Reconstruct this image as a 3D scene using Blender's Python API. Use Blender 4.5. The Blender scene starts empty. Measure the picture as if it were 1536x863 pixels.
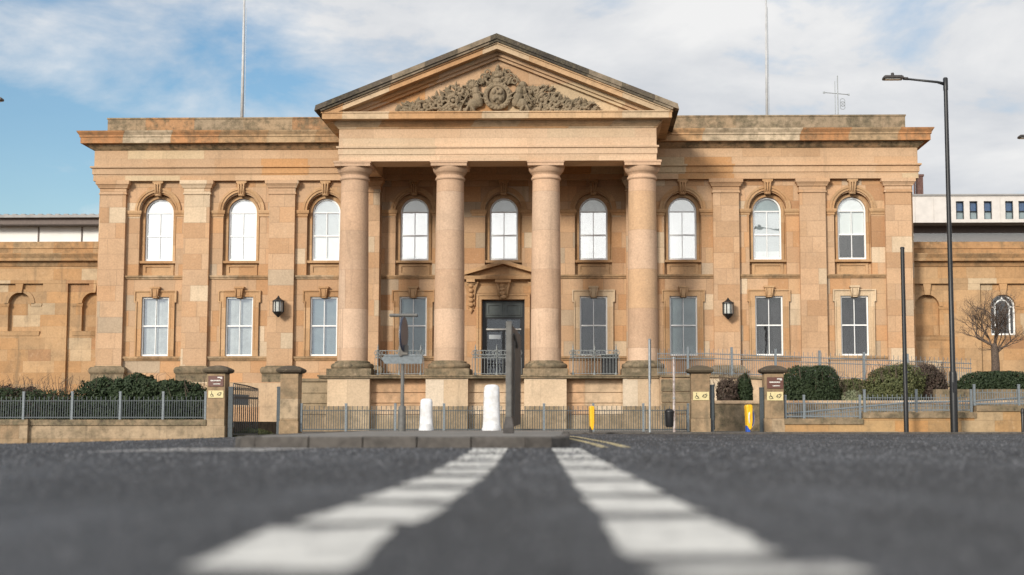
import bpy, bmesh, math, random
import numpy as np
from mathutils import Vector, Matrix, Euler, noise as mnoise
from mathutils.geometry import tessellate_polygon
random.seed(7); RNG = np.random.default_rng(7)
R = math.radians
SC = bpy.context.scene
COL = SC.collection

# ------------------------------------------------------------------ camera
F, PITCH, YAW, HC = 2070.0, 0.09, 0.02, 0.30           # focal length in photo pixels, pitch up, yaw left, height
CX, CY = 878 - F*math.tan(YAW), 636 - F*math.tan(PITCH)
cam = bpy.data.cameras.new('camera'); camo = bpy.data.objects.new('camera', cam); COL.objects.link(camo)
camo.location = (0, 0, HC); camo.rotation_euler = (math.pi/2 + PITCH, 0, YAW)
cam.sensor_width = 36; cam.lens = F/1536*36
cam.shift_x = (768 - CX)/1536; cam.shift_y = (CY*-1 + 431.5)/1536*-1
cam.clip_start = 0.05; cam.clip_end = 3000
cam.dof.use_dof = True; cam.dof.focus_distance = 56; cam.dof.aperture_fstop = 1.0
SC.camera = camo

def U(px, py, Y):
    "photo pixel + distance in metres -> (x, z) of the point standing there"
    a = (px-CX)/F; b = (CY-py)/F
    y = math.cos(PITCH) - b*math.sin(PITCH); z = math.sin(PITCH) + b*math.cos(PITCH)
    x = a*math.cos(YAW) - y*math.sin(YAW); yy = a*math.sin(YAW) + y*math.cos(YAW)
    t = Y/yy
    return x*t, z*t + HC

# ------------------------------------------------------------------ world, sun, exposure
SUN_EL, SUN_AZ = R(20), R(28)        # azimuth left of straight behind the camera
wd = bpy.data.worlds.new("World"); SC.world = wd; wd.use_nodes = True
nt = wd.node_tree; nt.nodes.clear()
def N(t, ty, **kw):
    n = t.nodes.new(ty)
    for k, v in kw.items(): setattr(n, k, v)
    return n
def mth(t, op, a, b=None, c=None, clamp=False):
    n = N(t, 'ShaderNodeMath', operation=op, use_clamp=clamp)
    for i, v in enumerate((a, b, c)):
        if v is None: continue
        if isinstance(v, (int, float)): n.inputs[i].default_value = v
        else: t.links.new(v, n.inputs[i])
    return n.outputs[0]
def ss(t, v, a, b):
    n = N(t, 'ShaderNodeMapRange', interpolation_type='SMOOTHSTEP')
    t.links.new(v, n.inputs[0]); n.inputs[1].default_value = a; n.inputs[2].default_value = b
    return n.outputs[0]
sky = N(nt, 'ShaderNodeTexSky', sky_type='NISHITA', sun_disc=False, sun_elevation=SUN_EL, sun_rotation=R(180)+SUN_AZ)
sky.air_density = 1.1; sky.dust_density = 0.8; sky.ozone_density = 1.6
bgs = N(nt, 'ShaderNodeBackground'); bgs.inputs[1].default_value = 0.07
hs = N(nt, 'ShaderNodeHueSaturation'); hs.inputs['Saturation'].default_value = 1.3; nt.links.new(sky.outputs[0], hs.inputs['Color'])
nt.links.new(hs.outputs[0], bgs.inputs[0])
tc = N(nt, 'ShaderNodeTexCoord')
sp = N(nt, 'ShaderNodeSeparateXYZ'); nt.links.new(tc.outputs['Generated'], sp.inputs[0])
mp = N(nt, 'ShaderNodeMapping'); mp.inputs['Scale'].default_value = (1.0, 1.0, 2.1); mp.inputs['Rotation'].default_value = (0, R(-14), 0)
nt.links.new(tc.outputs['Generated'], mp.inputs[0])
def noise(t, vec, scale, detail=6, rough=.55, lac=2.0, dim='3D', dist=0):
    n = N(t, 'ShaderNodeTexNoise'); n.inputs['Scale'].default_value = scale; n.inputs['Detail'].default_value = detail
    n.inputs['Roughness'].default_value = rough; n.inputs['Distortion'].default_value = dist
    if vec is not None: t.links.new(vec, n.inputs['Vector'])
    return n.outputs['Fac']
c1 = noise(nt, mp.outputs[0], 6.0, 8, .58, dist=.25)
c2 = noise(nt, mp.outputs[0], 2.4, 3, .5)
# more cloud to the right and high up, a clear patch low on the left
right = mth(nt, 'MULTIPLY_ADD', sp.outputs[0], 1.5, 0.27)
high = mth(nt, 'MULTIPLY', sp.outputs[2], 1.1)
front = mth(nt, 'ADD', right, high)
front = mth(nt, 'MINIMUM', front, 0.55)
back = mth(nt, 'MULTIPLY', mth(nt, 'MAXIMUM', mth(nt, 'MULTIPLY', sp.outputs[1], -1.0), 0.0), 1.6)
front = mth(nt, 'ADD', front, back)
cov = mth(nt, 'ADD', mth(nt, 'MULTIPLY_ADD', c1, 2.1, -.95), front)
cov = mth(nt, 'MULTIPLY', cov, 1.9, clamp=True)
cov = mth(nt, 'MULTIPLY_ADD', cov, .92, .08)
ramp = N(nt, 'ShaderNodeValToRGB')
ramp.color_ramp.elements[0].position = .40; ramp.color_ramp.elements[0].color = (.54, .59, .67, 1)
ramp.color_ramp.elements[1].position = .60; ramp.color_ramp.elements[1].color = (1.0, 1.0, 1.0, 1)
cmix = mth(nt, 'MULTIPLY_ADD', c1, .45, mth(nt, 'MULTIPLY', c2, .6))
nt.links.new(cmix, ramp.inputs[0])
bgc = N(nt, 'ShaderNodeBackground'); bgc.inputs[1].default_value = .43
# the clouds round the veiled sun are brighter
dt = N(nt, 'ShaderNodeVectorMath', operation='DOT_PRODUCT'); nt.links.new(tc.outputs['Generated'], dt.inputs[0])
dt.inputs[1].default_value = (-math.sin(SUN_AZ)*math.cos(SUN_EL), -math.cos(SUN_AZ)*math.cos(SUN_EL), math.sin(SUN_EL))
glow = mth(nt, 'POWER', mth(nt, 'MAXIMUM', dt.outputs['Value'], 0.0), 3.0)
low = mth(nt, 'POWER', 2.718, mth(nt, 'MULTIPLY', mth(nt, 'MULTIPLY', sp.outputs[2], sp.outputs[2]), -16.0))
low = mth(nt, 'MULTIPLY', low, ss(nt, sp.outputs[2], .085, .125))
band = mth(nt, 'MULTIPLY', mth(nt, 'POWER', mth(nt, 'MAXIMUM', mth(nt, 'MULTIPLY', sp.outputs[1], -1.0), 0.0), 3.0), low)   # brightness added low in the unseen sky behind, to whiten upper window reflections
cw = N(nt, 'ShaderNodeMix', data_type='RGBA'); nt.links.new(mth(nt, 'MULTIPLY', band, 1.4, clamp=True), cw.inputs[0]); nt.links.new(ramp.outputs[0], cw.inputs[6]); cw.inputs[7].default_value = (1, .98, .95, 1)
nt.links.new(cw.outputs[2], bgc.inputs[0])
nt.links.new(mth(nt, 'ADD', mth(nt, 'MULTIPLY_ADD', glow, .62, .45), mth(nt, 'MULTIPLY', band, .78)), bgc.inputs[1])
mixs = N(nt, 'ShaderNodeMixShader'); nt.links.new(cov, mixs.inputs[0])
nt.links.new(bgs.outputs[0], mixs.inputs[1]); nt.links.new(bgc.outputs[0], mixs.inputs[2])
wo = N(nt, 'ShaderNodeOutputWorld'); nt.links.new(mixs.outputs[0], wo.inputs[0])

sl = bpy.data.lights.new('sun', 'SUN'); so = bpy.data.objects.new('sun', sl); COL.objects.link(so)
sl.energy = 1.8; sl.angle = R(11); sl.color = (1, .93, .82)
sd = Vector((-math.sin(SUN_AZ)*math.cos(SUN_EL), -math.cos(SUN_AZ)*math.cos(SUN_EL), math.sin(SUN_EL)))
so.rotation_euler = sd.to_track_quat('Z', 'Y').to_euler()
vs = SC.view_settings; vs.view_transform = 'Standard'; vs.look = 'None'; vs.exposure = 0.97; vs.gamma = 1
vs.use_curve_mapping = False
SC.cycles.max_bounces = 6; SC.cycles.diffuse_bounces = 3; SC.cycles.transparent_max_bounces = 12
SC.cycles.caustics_reflective = False; SC.cycles.caustics_refractive = False

# ------------------------------------------------------------------ materials
def newmat(name):
    m = bpy.data.materials.new(name); m.use_nodes = True
    t = m.node_tree; b = t.nodes['Principled BSDF']
    return m, t, b
def rgba(c): return (c[0], c[1], c[2], 1)
def mix(t, fac, a, b, mode='MIX'):
    n = N(t, 'ShaderNodeMix', data_type='RGBA', blend_type=mode)
    n.inputs[0].default_value = fac if isinstance(fac, (int, float)) else 0
    if not isinstance(fac, (int, float)): t.links.new(fac, n.inputs[0])
    for i, v in ((6, a), (7, b)):
        if isinstance(v, tuple): n.inputs[i].default_value = rgba(v)
        else: t.links.new(v, n.inputs[i])
    return n.outputs[2]
def bump(t, b, h, strength=.3, dist=.02):
    n = N(t, 'ShaderNodeBump'); n.inputs['Strength'].default_value = strength; n.inputs['Distance'].default_value = dist
    t.links.new(h, n.inputs['Height']); t.links.new(n.outputs[0], b.inputs['Normal'])

def stone(name, bw, bh, palette, joint=.75, jw=.012, stain=.25, moss=0., tint=(1, 1.01, 1.01), seed=0., dirt=(.10, .085, .06), zoff=0., soft=.15):
    "coursed ashlar: every block its own tone from the palette [(share, colour)...]"
    m, t, b = newmat(name)
    g = N(t, 'ShaderNodeNewGeometry'); s = N(t, 'ShaderNodeSeparateXYZ'); t.links.new(g.outputs['Position'], s.inputs[0])
    u = mth(t, 'ADD', s.outputs[0], mth(t, 'MULTIPLY', s.outputs[1], .93)); u = mth(t, 'ADD', u, 200.3+seed)
    v = mth(t, 'DIVIDE', mth(t, 'ADD', s.outputs[2], 20.0+zoff), bh)
    row = mth(t, 'FLOOR', v)
    wr = N(t, 'ShaderNodeTexWhiteNoise', noise_dimensions='1D'); t.links.new(mth(t, 'ADD', row, seed), wr.inputs['W'])
    wid = mth(t, 'MULTIPLY_ADD', wr.outputs['Value'], bw*.5, bw*.75)
    cu = mth(t, 'ADD', mth(t, 'DIVIDE', u, wid), mth(t, 'MULTIPLY', wr.outputs['Value'], 7.3))
    colm = mth(t, 'FLOOR', cu)
    cb = N(t, 'ShaderNodeCombineXYZ'); t.links.new(colm, cb.inputs[0]); t.links.new(row, cb.inputs[1]); cb.inputs[2].default_value = seed
    w = N(t, 'ShaderNodeTexWhiteNoise', noise_dimensions='3D'); t.links.new(cb.outputs[0], w.inputs['Vector'])
    cr = N(t, 'ShaderNodeValToRGB'); cr.color_ramp.interpolation = 'CONSTANT'
    e = cr.color_ramp.elements; acc = 0; tot = sum(p[0] for p in palette)
    while len(e) < len(palette): e.new(.5)
    for i, (sh, c) in enumerate(palette):
        e[i].position = acc/tot; e[i].color = rgba(tuple((c[k]*(1-soft)+palette[0][1][k]*soft)*tint[k] for k in range(3))); acc += sh
    t.links.new(w.outputs['Value'], cr.inputs[0])
    sw = N(t, 'ShaderNodeSeparateColor'); t.links.new(w.outputs['Color'], sw.inputs[0])
    hv = mth(t, 'MULTIPLY_ADD', sw.outputs[1], .20, .90)
    c = mix(t, 1.0, cr.outputs[0], hv, 'MULTIPLY')
    pos = g.outputs['Position']
    n1 = noise(t, pos, 1.1, 6, .6); n2 = noise(t, pos, 14, 5, .6); n3 = noise(t, pos, 55, 3, .6); n0 = noise(t, pos, .35, 3, .5)
    c = mix(t, mth(t, 'MULTIPLY', ss(t, n1, .45, .75), stain), c, mix(t, .5, c, dirt))
    nb_ = noise(t, pos, 4.2, 7, .68)
    c = mix(t, mth(t, 'MULTIPLY', ss(t, nb_, .56, .72), .22+stain*.4), c, mix(t, .6, c, (.16, .115, .07)))
    c = mix(t, mth(t, 'MULTIPLY', ss(t, nb_, .42, .30), .35), c, mix(t, .5, c, (.60, .47, .33)))
    c = mix(t, mth(t, 'MULTIPLY', ss(t, n0, .4, .7), .35), c, mix(t, 1.0, c, (.88, .80, .72), 'MULTIPLY'))
    c = mix(t, 1.0, c, mth(t, 'MULTIPLY_ADD', n2, .56, .72), 'MULTIPLY')
    c = mix(t, 1.0, c, mth(t, 'MULTIPLY_ADD', n3, .40, .80), 'MULTIPLY')
    mps = N(t, 'ShaderNodeMapping'); mps.inputs['Scale'].default_value = (2.2, 2.2, .22); t.links.new(pos, mps.inputs[0])
    ns = noise(t, mps.outputs[0], 1.6, 6, .65)
    c = mix(t, mth(t, 'MULTIPLY', ss(t, ns, .54, .74), min(.75, stain*1.5)), c, mix(t, .55, c, dirt))
    # thin mortar joints
    fv = mth(t, 'FRACT', v); fu = mth(t, 'FRACT', cu)
    jv = mth(t, 'LESS_THAN', mth(t, 'MULTIPLY', fv, bh), jw)
    ju = mth(t, 'LESS_THAN', mth(t, 'MULTIPLY', fu, wid), jw)
    j = mth(t, 'MAXIMUM', jv, ju)
    if joint > 0: c = mix(t, mth(t, 'MULTIPLY', j, joint), c, mix(t, .6, c, (.16, .11, .07)))
    if moss > 0:
        mn = mth(t, 'ADD', mth(t, 'MULTIPLY', nb_, .5), mth(t, 'MULTIPLY_ADD', n1, .3, mth(t, 'MULTIPLY', n2, .2)))
        c = mix(t, mth(t, 'MULTIPLY', ss(t, mn, .44, .58), moss), c, mix(t, ss(t, n2, .35, .65), (.050, .042, .031), (.15, .125, .075)))
    t.links.new(c, b.inputs['Base Color']); b.inputs['Roughness'].default_value = .9
    b.inputs['Specular IOR Level'].default_value = .25
    h = mth(t, 'ADD', mth(t, 'MULTIPLY', n2, .6), mth(t, 'SUBTRACT', mth(t, 'MULTIPLY', n3, .4), mth(t, 'MULTIPLY', j, .6 if joint > 0 else 0)))
    bump(t, b, h, .45, .018)
    return m
TAN, ORANGE, PALE, GREY, BROWN = (.47, .305, .185), (.46, .255, .125), (.55, .43, .30), (.40, .31, .22), (.37, .20, .10)
CREAM = (.60, .47, .32)
M = {}
M['ashlar'] = stone('ashlar_sandstone', 1.0, .66, [(5, TAN), (3, (.48, .295, .17)), (3, ORANGE), (2, (.47, .30, .17)), (1.3, PALE), (.9, GREY), (.8, BROWN)], joint=.6, jw=.018)
M['pilaster'] = stone('pilaster_sandstone', 1.25, .67, [(6, (.50, .325, .20)), (3, (.48, .305, .18)), (1.6, (.47, .28, .155)), (1, PALE), (.5, GREY)], joint=.6, jw=.018, seed=3)
M['surround'] = stone('surround_sandstone', 1.3, .9, [(4, (.45, .28, .15)), (3, (.43, .245, .12)), (1, (.5, .32, .18))], joint=.3, seed=5, stain=.3)
M['cream'] = stone('cream_pedestal_stone', 1.3, 1.1, [(3, (.57, .46, .34)), (2, (.52, .38, .25)), (1, (.60, .50, .39))], joint=.4, seed=61, stain=.35)
M['ledge'] = stone('ledge_sandstone', 1.5, 3, [(4, (.43, .275, .15)), (3, (.41, .25, .13)), (1, (.5, .36, .23))], joint=.4, seed=51, stain=.8, moss=.45)
M['pale_surround'] = stone('pale_surround_stone', 1.3, .9, [(4, (.53, .38, .24)), (3, (.56, .43, .29))], joint=.3, seed=6, stain=.2)
M['column'] = stone('column_sandstone', 9.0, 1.55, [(5, (.51, .345, .235)), (2, (.53, .37, .26)), (2, (.49, .32, .21)), (1, (.47, .30, .175))], joint=.5, jw=.016, seed=9, stain=.34, moss=.0)
M['frieze'] = stone('frieze_sandstone', 2.1, .72, [(5, (.49, .325, .20)), (3, (.47, .295, .17)), (2, (.54, .41, .26)), (1, (.46, .24, .1))], joint=.4, zoff=.12, seed=12, stain=.25)
M['porch_frieze'] = stone('porch_entablature_sandstone', 3.0, .72, [(5, (.55, .385, .255)), (2, (.53, .36, .23)), (1.5, (.57, .42, .28))], joint=.3, zoff=.12, seed=31, stain=.12)
M['cornice'] = stone('cornice_sandstone', 1.9, 2.0, [(3, (.45, .27, .14)), (1.5, (.43, .20, .085)), (2, (.56, .45, .32)), (3, (.46, .32, .19))], joint=.6, seed=14, stain=.6, moss=.5)
M['bed'] = stone('bed_moulding_sandstone', 1.9, 2.0, [(3, (.46, .30, .17)), (2, (.44, .33, .2))], joint=.5, seed=15, stain=.8, moss=.8)
M['parapet'] = stone('weathered_parapet_stone', 2.2, 2.0, [(3, (.32, .23, .145)), (2, (.28, .215, .145)), (1.5, (.36, .19, .09))], joint=.5, seed=18, stain=.8, moss=.75)
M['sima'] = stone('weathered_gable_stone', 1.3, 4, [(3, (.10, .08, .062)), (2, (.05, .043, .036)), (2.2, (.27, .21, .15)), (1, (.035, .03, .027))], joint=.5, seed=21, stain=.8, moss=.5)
M['corona'] = stone('gable_corona_stone', 1.7, 4, [(4, (.50, .32, .18)), (2, (.55, .41, .27)), (2, (.48, .27, .13))], joint=.4, seed=22, stain=.4, moss=.2)
M['base_stone'] = stone('porch_base_stone', 1.7, 1.0, [(3, (.52, .37, .24)), (2, (.50, .30, .17)), (2, (.58, .46, .33)), (1, (.42, .27, .15))], joint=.5, seed=25, stain=.6, moss=.25)
M['dirty_shaded'] = stone('stained_and_shaded_stone', 1.3, 1.0, [(3, (.33, .25, .16)), (2, (.27, .20, .125)), (1, (.38, .29, .19))], joint=.6, seed=41, stain=.9, moss=.4)
M['cap'] = stone('dark_cap_stone', 1.2, 3, [(3, (.075, .058, .042)), (2, (.10, .076, .05))], joint=0, seed=44, stain=.8, moss=.25)
M['mossy'] = stone('mossy_stone', 1.2, 3, [(3, (.22, .165, .105)), (2, (.27, .195, .12))], joint=.4, seed=27, stain=.8, moss=.9)
M['gate_stone'] = stone('gate_pillar_stone', 3, .62, [(3, (.34, .235, .14)), (2, (.29, .195, .115)), (2, (.39, .29, .19))], joint=.6, seed=28, stain=.9, moss=.45)
M['yard_wall'] = stone('low_wall_stone', 1.0, .34, [(3, (.40, .24, .11)), (2, (.42, .27, .13)), (2, (.44, .23, .09)), (1, (.44, .32, .19))], joint=.5, seed=29, stain=.5, moss=.22)
M['wing'] = stone('wing_sandstone', 1.1, .5, [(4, (.44, .275, .145)), (3, (.43, .245, .115)), (2, (.41, .26, .14)), (1, (.49, .37, .24)), (.6, BROWN)], joint=.4, seed=33, stain=.55, moss=.10)
M['wing_cornice'] = stone('wing_cornice_sandstone', 2.0, 3, [(3, (.44, .28, .15)), (2, (.40, .22, .10)), (1, (.5, .38, .24))], joint=.4, seed=35, stain=.6, moss=.45)
M['relief'] = stone('carved_relief_stone', 9, 9, [(1, (.25, .195, .13))], joint=0, seed=37, stain=.5, moss=.35, tint=(1, 1, 1))

def plain(name, c, rough=.6, metal=0., var=.15, scale=8., spec=.4, bumpy=0., c2=None):
    m, t, b = newmat(name)
    g = N(t, 'ShaderNodeNewGeometry'); n = noise(t, g.outputs['Position'], scale, 6, .6)
    c2 = c2 or tuple(x*(1-2*var) for x in c)
    t.links.new(mix(t, ss(t, n, .35, .68), c, c2), b.inputs['Base Color'])
    b.inputs['Roughness'].default_value = rough; b.inputs['Metallic'].default_value = metal
    b.inputs['Specular IOR Level'].default_value = spec
    if bumpy: bump(t, b, n, bumpy, .02)
    return m
M['white_paint'] = plain('white_window_paint', (.80, .80, .78), .45, var=.04)
M['blind'] = plain('white_blind', (.88, .89, .88), .8, var=.03, scale=1.5)
M['grey_blind'] = plain('grey_blind', (.52, .56, .58), .8, var=.08, scale=1.)
M['teal_blind_sky'] = plain('blue_grey_blind_and_sky', (.27, .34, .36), .7, var=.12, scale=.8)
M['dark_blind'] = plain('dark_vertical_blind', (.045, .04, .042), .8, var=.2, scale=2)
M['pale_slats'] = plain('pale_vertical_blind', (.86, .87, .84), .8, var=.1, scale=3)
M['interior'] = plain('dark_interior', (.03, .028, .027), .9, var=.2)
M['iron'] = plain('grey_painted_iron', (.052, .065, .072), .45, var=.15, scale=20)
M['pale_iron'] = plain('pale_grey_painted_iron', (.17, .195, .21), .5, var=.15, scale=20)
M['porch_iron'] = plain('porch_railing_iron', (.22, .235, .23), .55, var=.2, scale=15)
M['black_iron'] = plain('black_painted_iron', (.015, .015, .016), .4, var=.2, scale=20)
M['galv'] = plain('galvanised_steel', (.33, .35, .36), .45, .3, var=.12, scale=12)
M['grey_paint'] = plain('pale_grey_pole_paint', (.48, .48, .48), .5, var=.1, scale=3)
M['white_plastic'] = plain('white_plastic', (.66, .66, .67), .5, var=.05, scale=5, c2=(.52, .51, .50))
M['yellow'] = plain('yellow_plastic', (.85, .46, .015), .4, var=.05)
M['blue'] = plain('blue_sign_face', (.02, .09, .45), .35, var=.05)
M['dark_sign'] = plain('dark_sign_back', (.055, .047, .043), .5, var=.25, scale=6)
M['post_grey'] = plain('weathered_grey_post', (.125, .12, .11), .6, var=.15, scale=10)
M['navy'] = plain('dark_blue_disc', (.03, .04, .07), .35, var=.1)
M['sign_brown'] = plain('brown_sign', (.115, .045, .032), .45, var=.06)
M['sign_cream'] = plain('cream_sign', (.62, .52, .27), .45, var=.05)
M['sign_ink'] = plain('sign_black', (.03, .03, .03), .5)
M['sign_white'] = plain('sign_white', (.75, .72, .66), .5)
M['door'] = plain('dark_green_grey_door', (.085, .10, .095), .5, var=.12, scale=5)
M['door_dark'] = plain('black_door_wood', (.02, .021, .022), .4)
M['kerb'] = plain('kerb_stone', (.095, .084, .074), .85, var=.22, scale=6, bumpy=.4)
M['paving'] = plain('paving', (.20, .185, .165), .85, var=.15, scale=3, bumpy=.2)
M['soil'] = plain('garden_soil', (.09, .07, .05), .95, var=.3, scale=3, bumpy=.5)
M['bark'] = plain('bark', (.14, .10, .075), .9, var=.3, scale=25, bumpy=.5)
M['concrete'] = plain('pale_concrete_panel', (.62, .58, .54), .8, var=.06, scale=2)
M['roof_grey'] = plain('grey_roof_sheet', (.30, .29, .28), .6, var=.1, scale=3)
M['soffit'] = plain('dark_fascia', (.16, .125, .11), .7, var=.1)
M['pale_panel'] = plain('white_cladding_panel', (.78, .76, .72), .6, var=.03, scale=1)
M['chimney'] = plain('chimney_brick', (.14, .075, .06), .9, var=.2)
def leafmat(name, a, b_, c):
    m, t, b = newmat(name)
    g = N(t, 'ShaderNodeNewGeometry'); n = noise(t, g.outputs['Position'], 2.2, 4, .6); n2 = noise(t, g.outputs['Position'], 23, 2, .5)
    col = mix(t, ss(t, n, .35, .65), a, b_); col = mix(t, ss(t, n2, .5, .75), col, c)
    t.links.new(col, b.inputs['Base Color']); b.inputs['Roughness'].default_value = .6; b.inputs['Specular IOR Level'].default_value = .25
    return m
M['leaf_dark'] = leafmat('dark_hedge_leaves', (.019, .033, .013), (.026, .040, .016), (.048, .066, .026))
M['leaf_olive'] = leafmat('olive_shrub_leaves', (.060, .072, .026), (.085, .090, .034), (.16, .15, .07))
M['leaf_brown'] = leafmat('brown_winter_twigs', (.050, .034, .026), (.070, .045, .034), (.045, .050, .024))
M['leaf_pale'] = leafmat('pale_variegated_leaves', (.13, .15, .08), (.20, .21, .13), (.3, .29, .2))

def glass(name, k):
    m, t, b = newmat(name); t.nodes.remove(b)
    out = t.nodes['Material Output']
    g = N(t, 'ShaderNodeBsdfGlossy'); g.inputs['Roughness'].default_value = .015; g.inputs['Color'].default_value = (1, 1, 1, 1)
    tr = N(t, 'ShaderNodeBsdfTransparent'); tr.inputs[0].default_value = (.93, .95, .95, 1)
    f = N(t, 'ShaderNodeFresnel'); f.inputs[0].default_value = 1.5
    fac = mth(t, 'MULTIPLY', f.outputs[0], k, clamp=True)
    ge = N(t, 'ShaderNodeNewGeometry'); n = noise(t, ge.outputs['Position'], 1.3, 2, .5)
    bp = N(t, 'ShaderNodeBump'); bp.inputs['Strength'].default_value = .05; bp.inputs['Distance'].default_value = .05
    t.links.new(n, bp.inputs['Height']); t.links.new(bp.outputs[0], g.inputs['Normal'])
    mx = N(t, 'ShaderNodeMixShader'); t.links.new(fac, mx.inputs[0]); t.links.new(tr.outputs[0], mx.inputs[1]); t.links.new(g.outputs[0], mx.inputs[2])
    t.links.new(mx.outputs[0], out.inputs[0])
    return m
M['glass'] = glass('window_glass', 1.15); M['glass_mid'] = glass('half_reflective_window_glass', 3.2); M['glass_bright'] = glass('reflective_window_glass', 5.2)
M['lantern_glass'] = plain('frosted_lantern_glass', (.55, .56, .52), .25, var=.1, scale=30)

def asphalt():
    m, t, b = newmat('asphalt')
    g = N(t, 'ShaderNodeNewGeometry'); p = g.outputs['Position']
    mpn = N(t, 'ShaderNodeMapping'); mpn.inputs['Scale'].default_value = (1, .35, 1); t.links.new(p, mpn.inputs[0])
    n1 = noise(t, mpn.outputs[0], .55, 5, .6); n2 = noise(t, p, 3.2, 5, .6); n3 = noise(t, p, 90, 3, .7)
    c = mix(t, ss(t, n1, .42, .60), (.010, .0105, .0125), (.047, .049, .054))
    c = mix(t, 1.0, c, mth(t, 'MULTIPLY_ADD', n2, .9, .5), 'MULTIPLY')
    c = mix(t, ss(t, n3, .55, .72), c, mix(t, .6, c, (.17, .17, .17)))
    mp5 = N(t, 'ShaderNodeMapping'); mp5.inputs['Scale'].default_value = (3.2, .22, 1); t.links.new(p, mp5.inputs[0])
    n5 = noise(t, mp5.outputs[0], 1.3, 7, .72); c = mix(t, 1.0, c, mth(t, 'MULTIPLY_ADD', ss(t, n5, .30, .70), 1.1, .45), 'MULTIPLY')
    n4 = noise(t, p, 26, 4, .7); c = mix(t, 1.0, c, mth(t, 'MULTIPLY_ADD', n4, 1.0, .5), 'MULTIPLY')
    vo = N(t, 'ShaderNodeTexVoronoi', feature='DISTANCE_TO_EDGE'); vo.inputs['Scale'].default_value = .42
    wv = N(t, 'ShaderNodeVectorMath', operation='ADD'); nc = N(t, 'ShaderNodeTexNoise'); nc.inputs['Scale'].default_value = 2.0; t.links.new(p, nc.inputs['Vector'])
    t.links.new(p, wv.inputs[0]); t.links.new(nc.outputs['Color'], wv.inputs[1]); t.links.new(wv.outputs[0], vo.inputs['Vector'])
    crack = mth(t, 'MULTIPLY', mth(t, 'LESS_THAN', vo.outputs['Distance'], .010), ss(t, n2, .45, .55))
    c = mix(t, mth(t, 'MULTIPLY', crack, .8), c, (.012, .012, .013))
    t.links.new(c, b.inputs['Base Color']); b.inputs['Roughness'].default_value = .75
    bump(t, b, mth(t, 'ADD', n3, n2), .5, .006)
    return m
M['asphalt'] = asphalt()
def paint(name, c, wear):
    m, t, b = newmat(name)
    g = N(t, 'ShaderNodeNewGeometry'); p = g.outputs['Position']
    n1 = noise(t, p, 5, 5, .65); n3 = noise(t, p, 70, 3, .7)
    w = ss(t, mth(t, 'MULTIPLY_ADD', n3, .5, mth(t, 'MULTIPLY', n1, .6)), wear, wear+.22)
    t.links.new(mix(t, w, c, (.13, .125, .12)), b.inputs['Base Color']); b.inputs['Roughness'].default_value = .7
    return m
M['line_white'] = paint('road_paint_white', (.66, .64, .59), .50)
M['line_worn'] = paint('worn_road_paint', (.55, .53, .50), .42)
M['line_yellow'] = paint('road_paint_yellow', (.52, .42, .20), .50)

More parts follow.
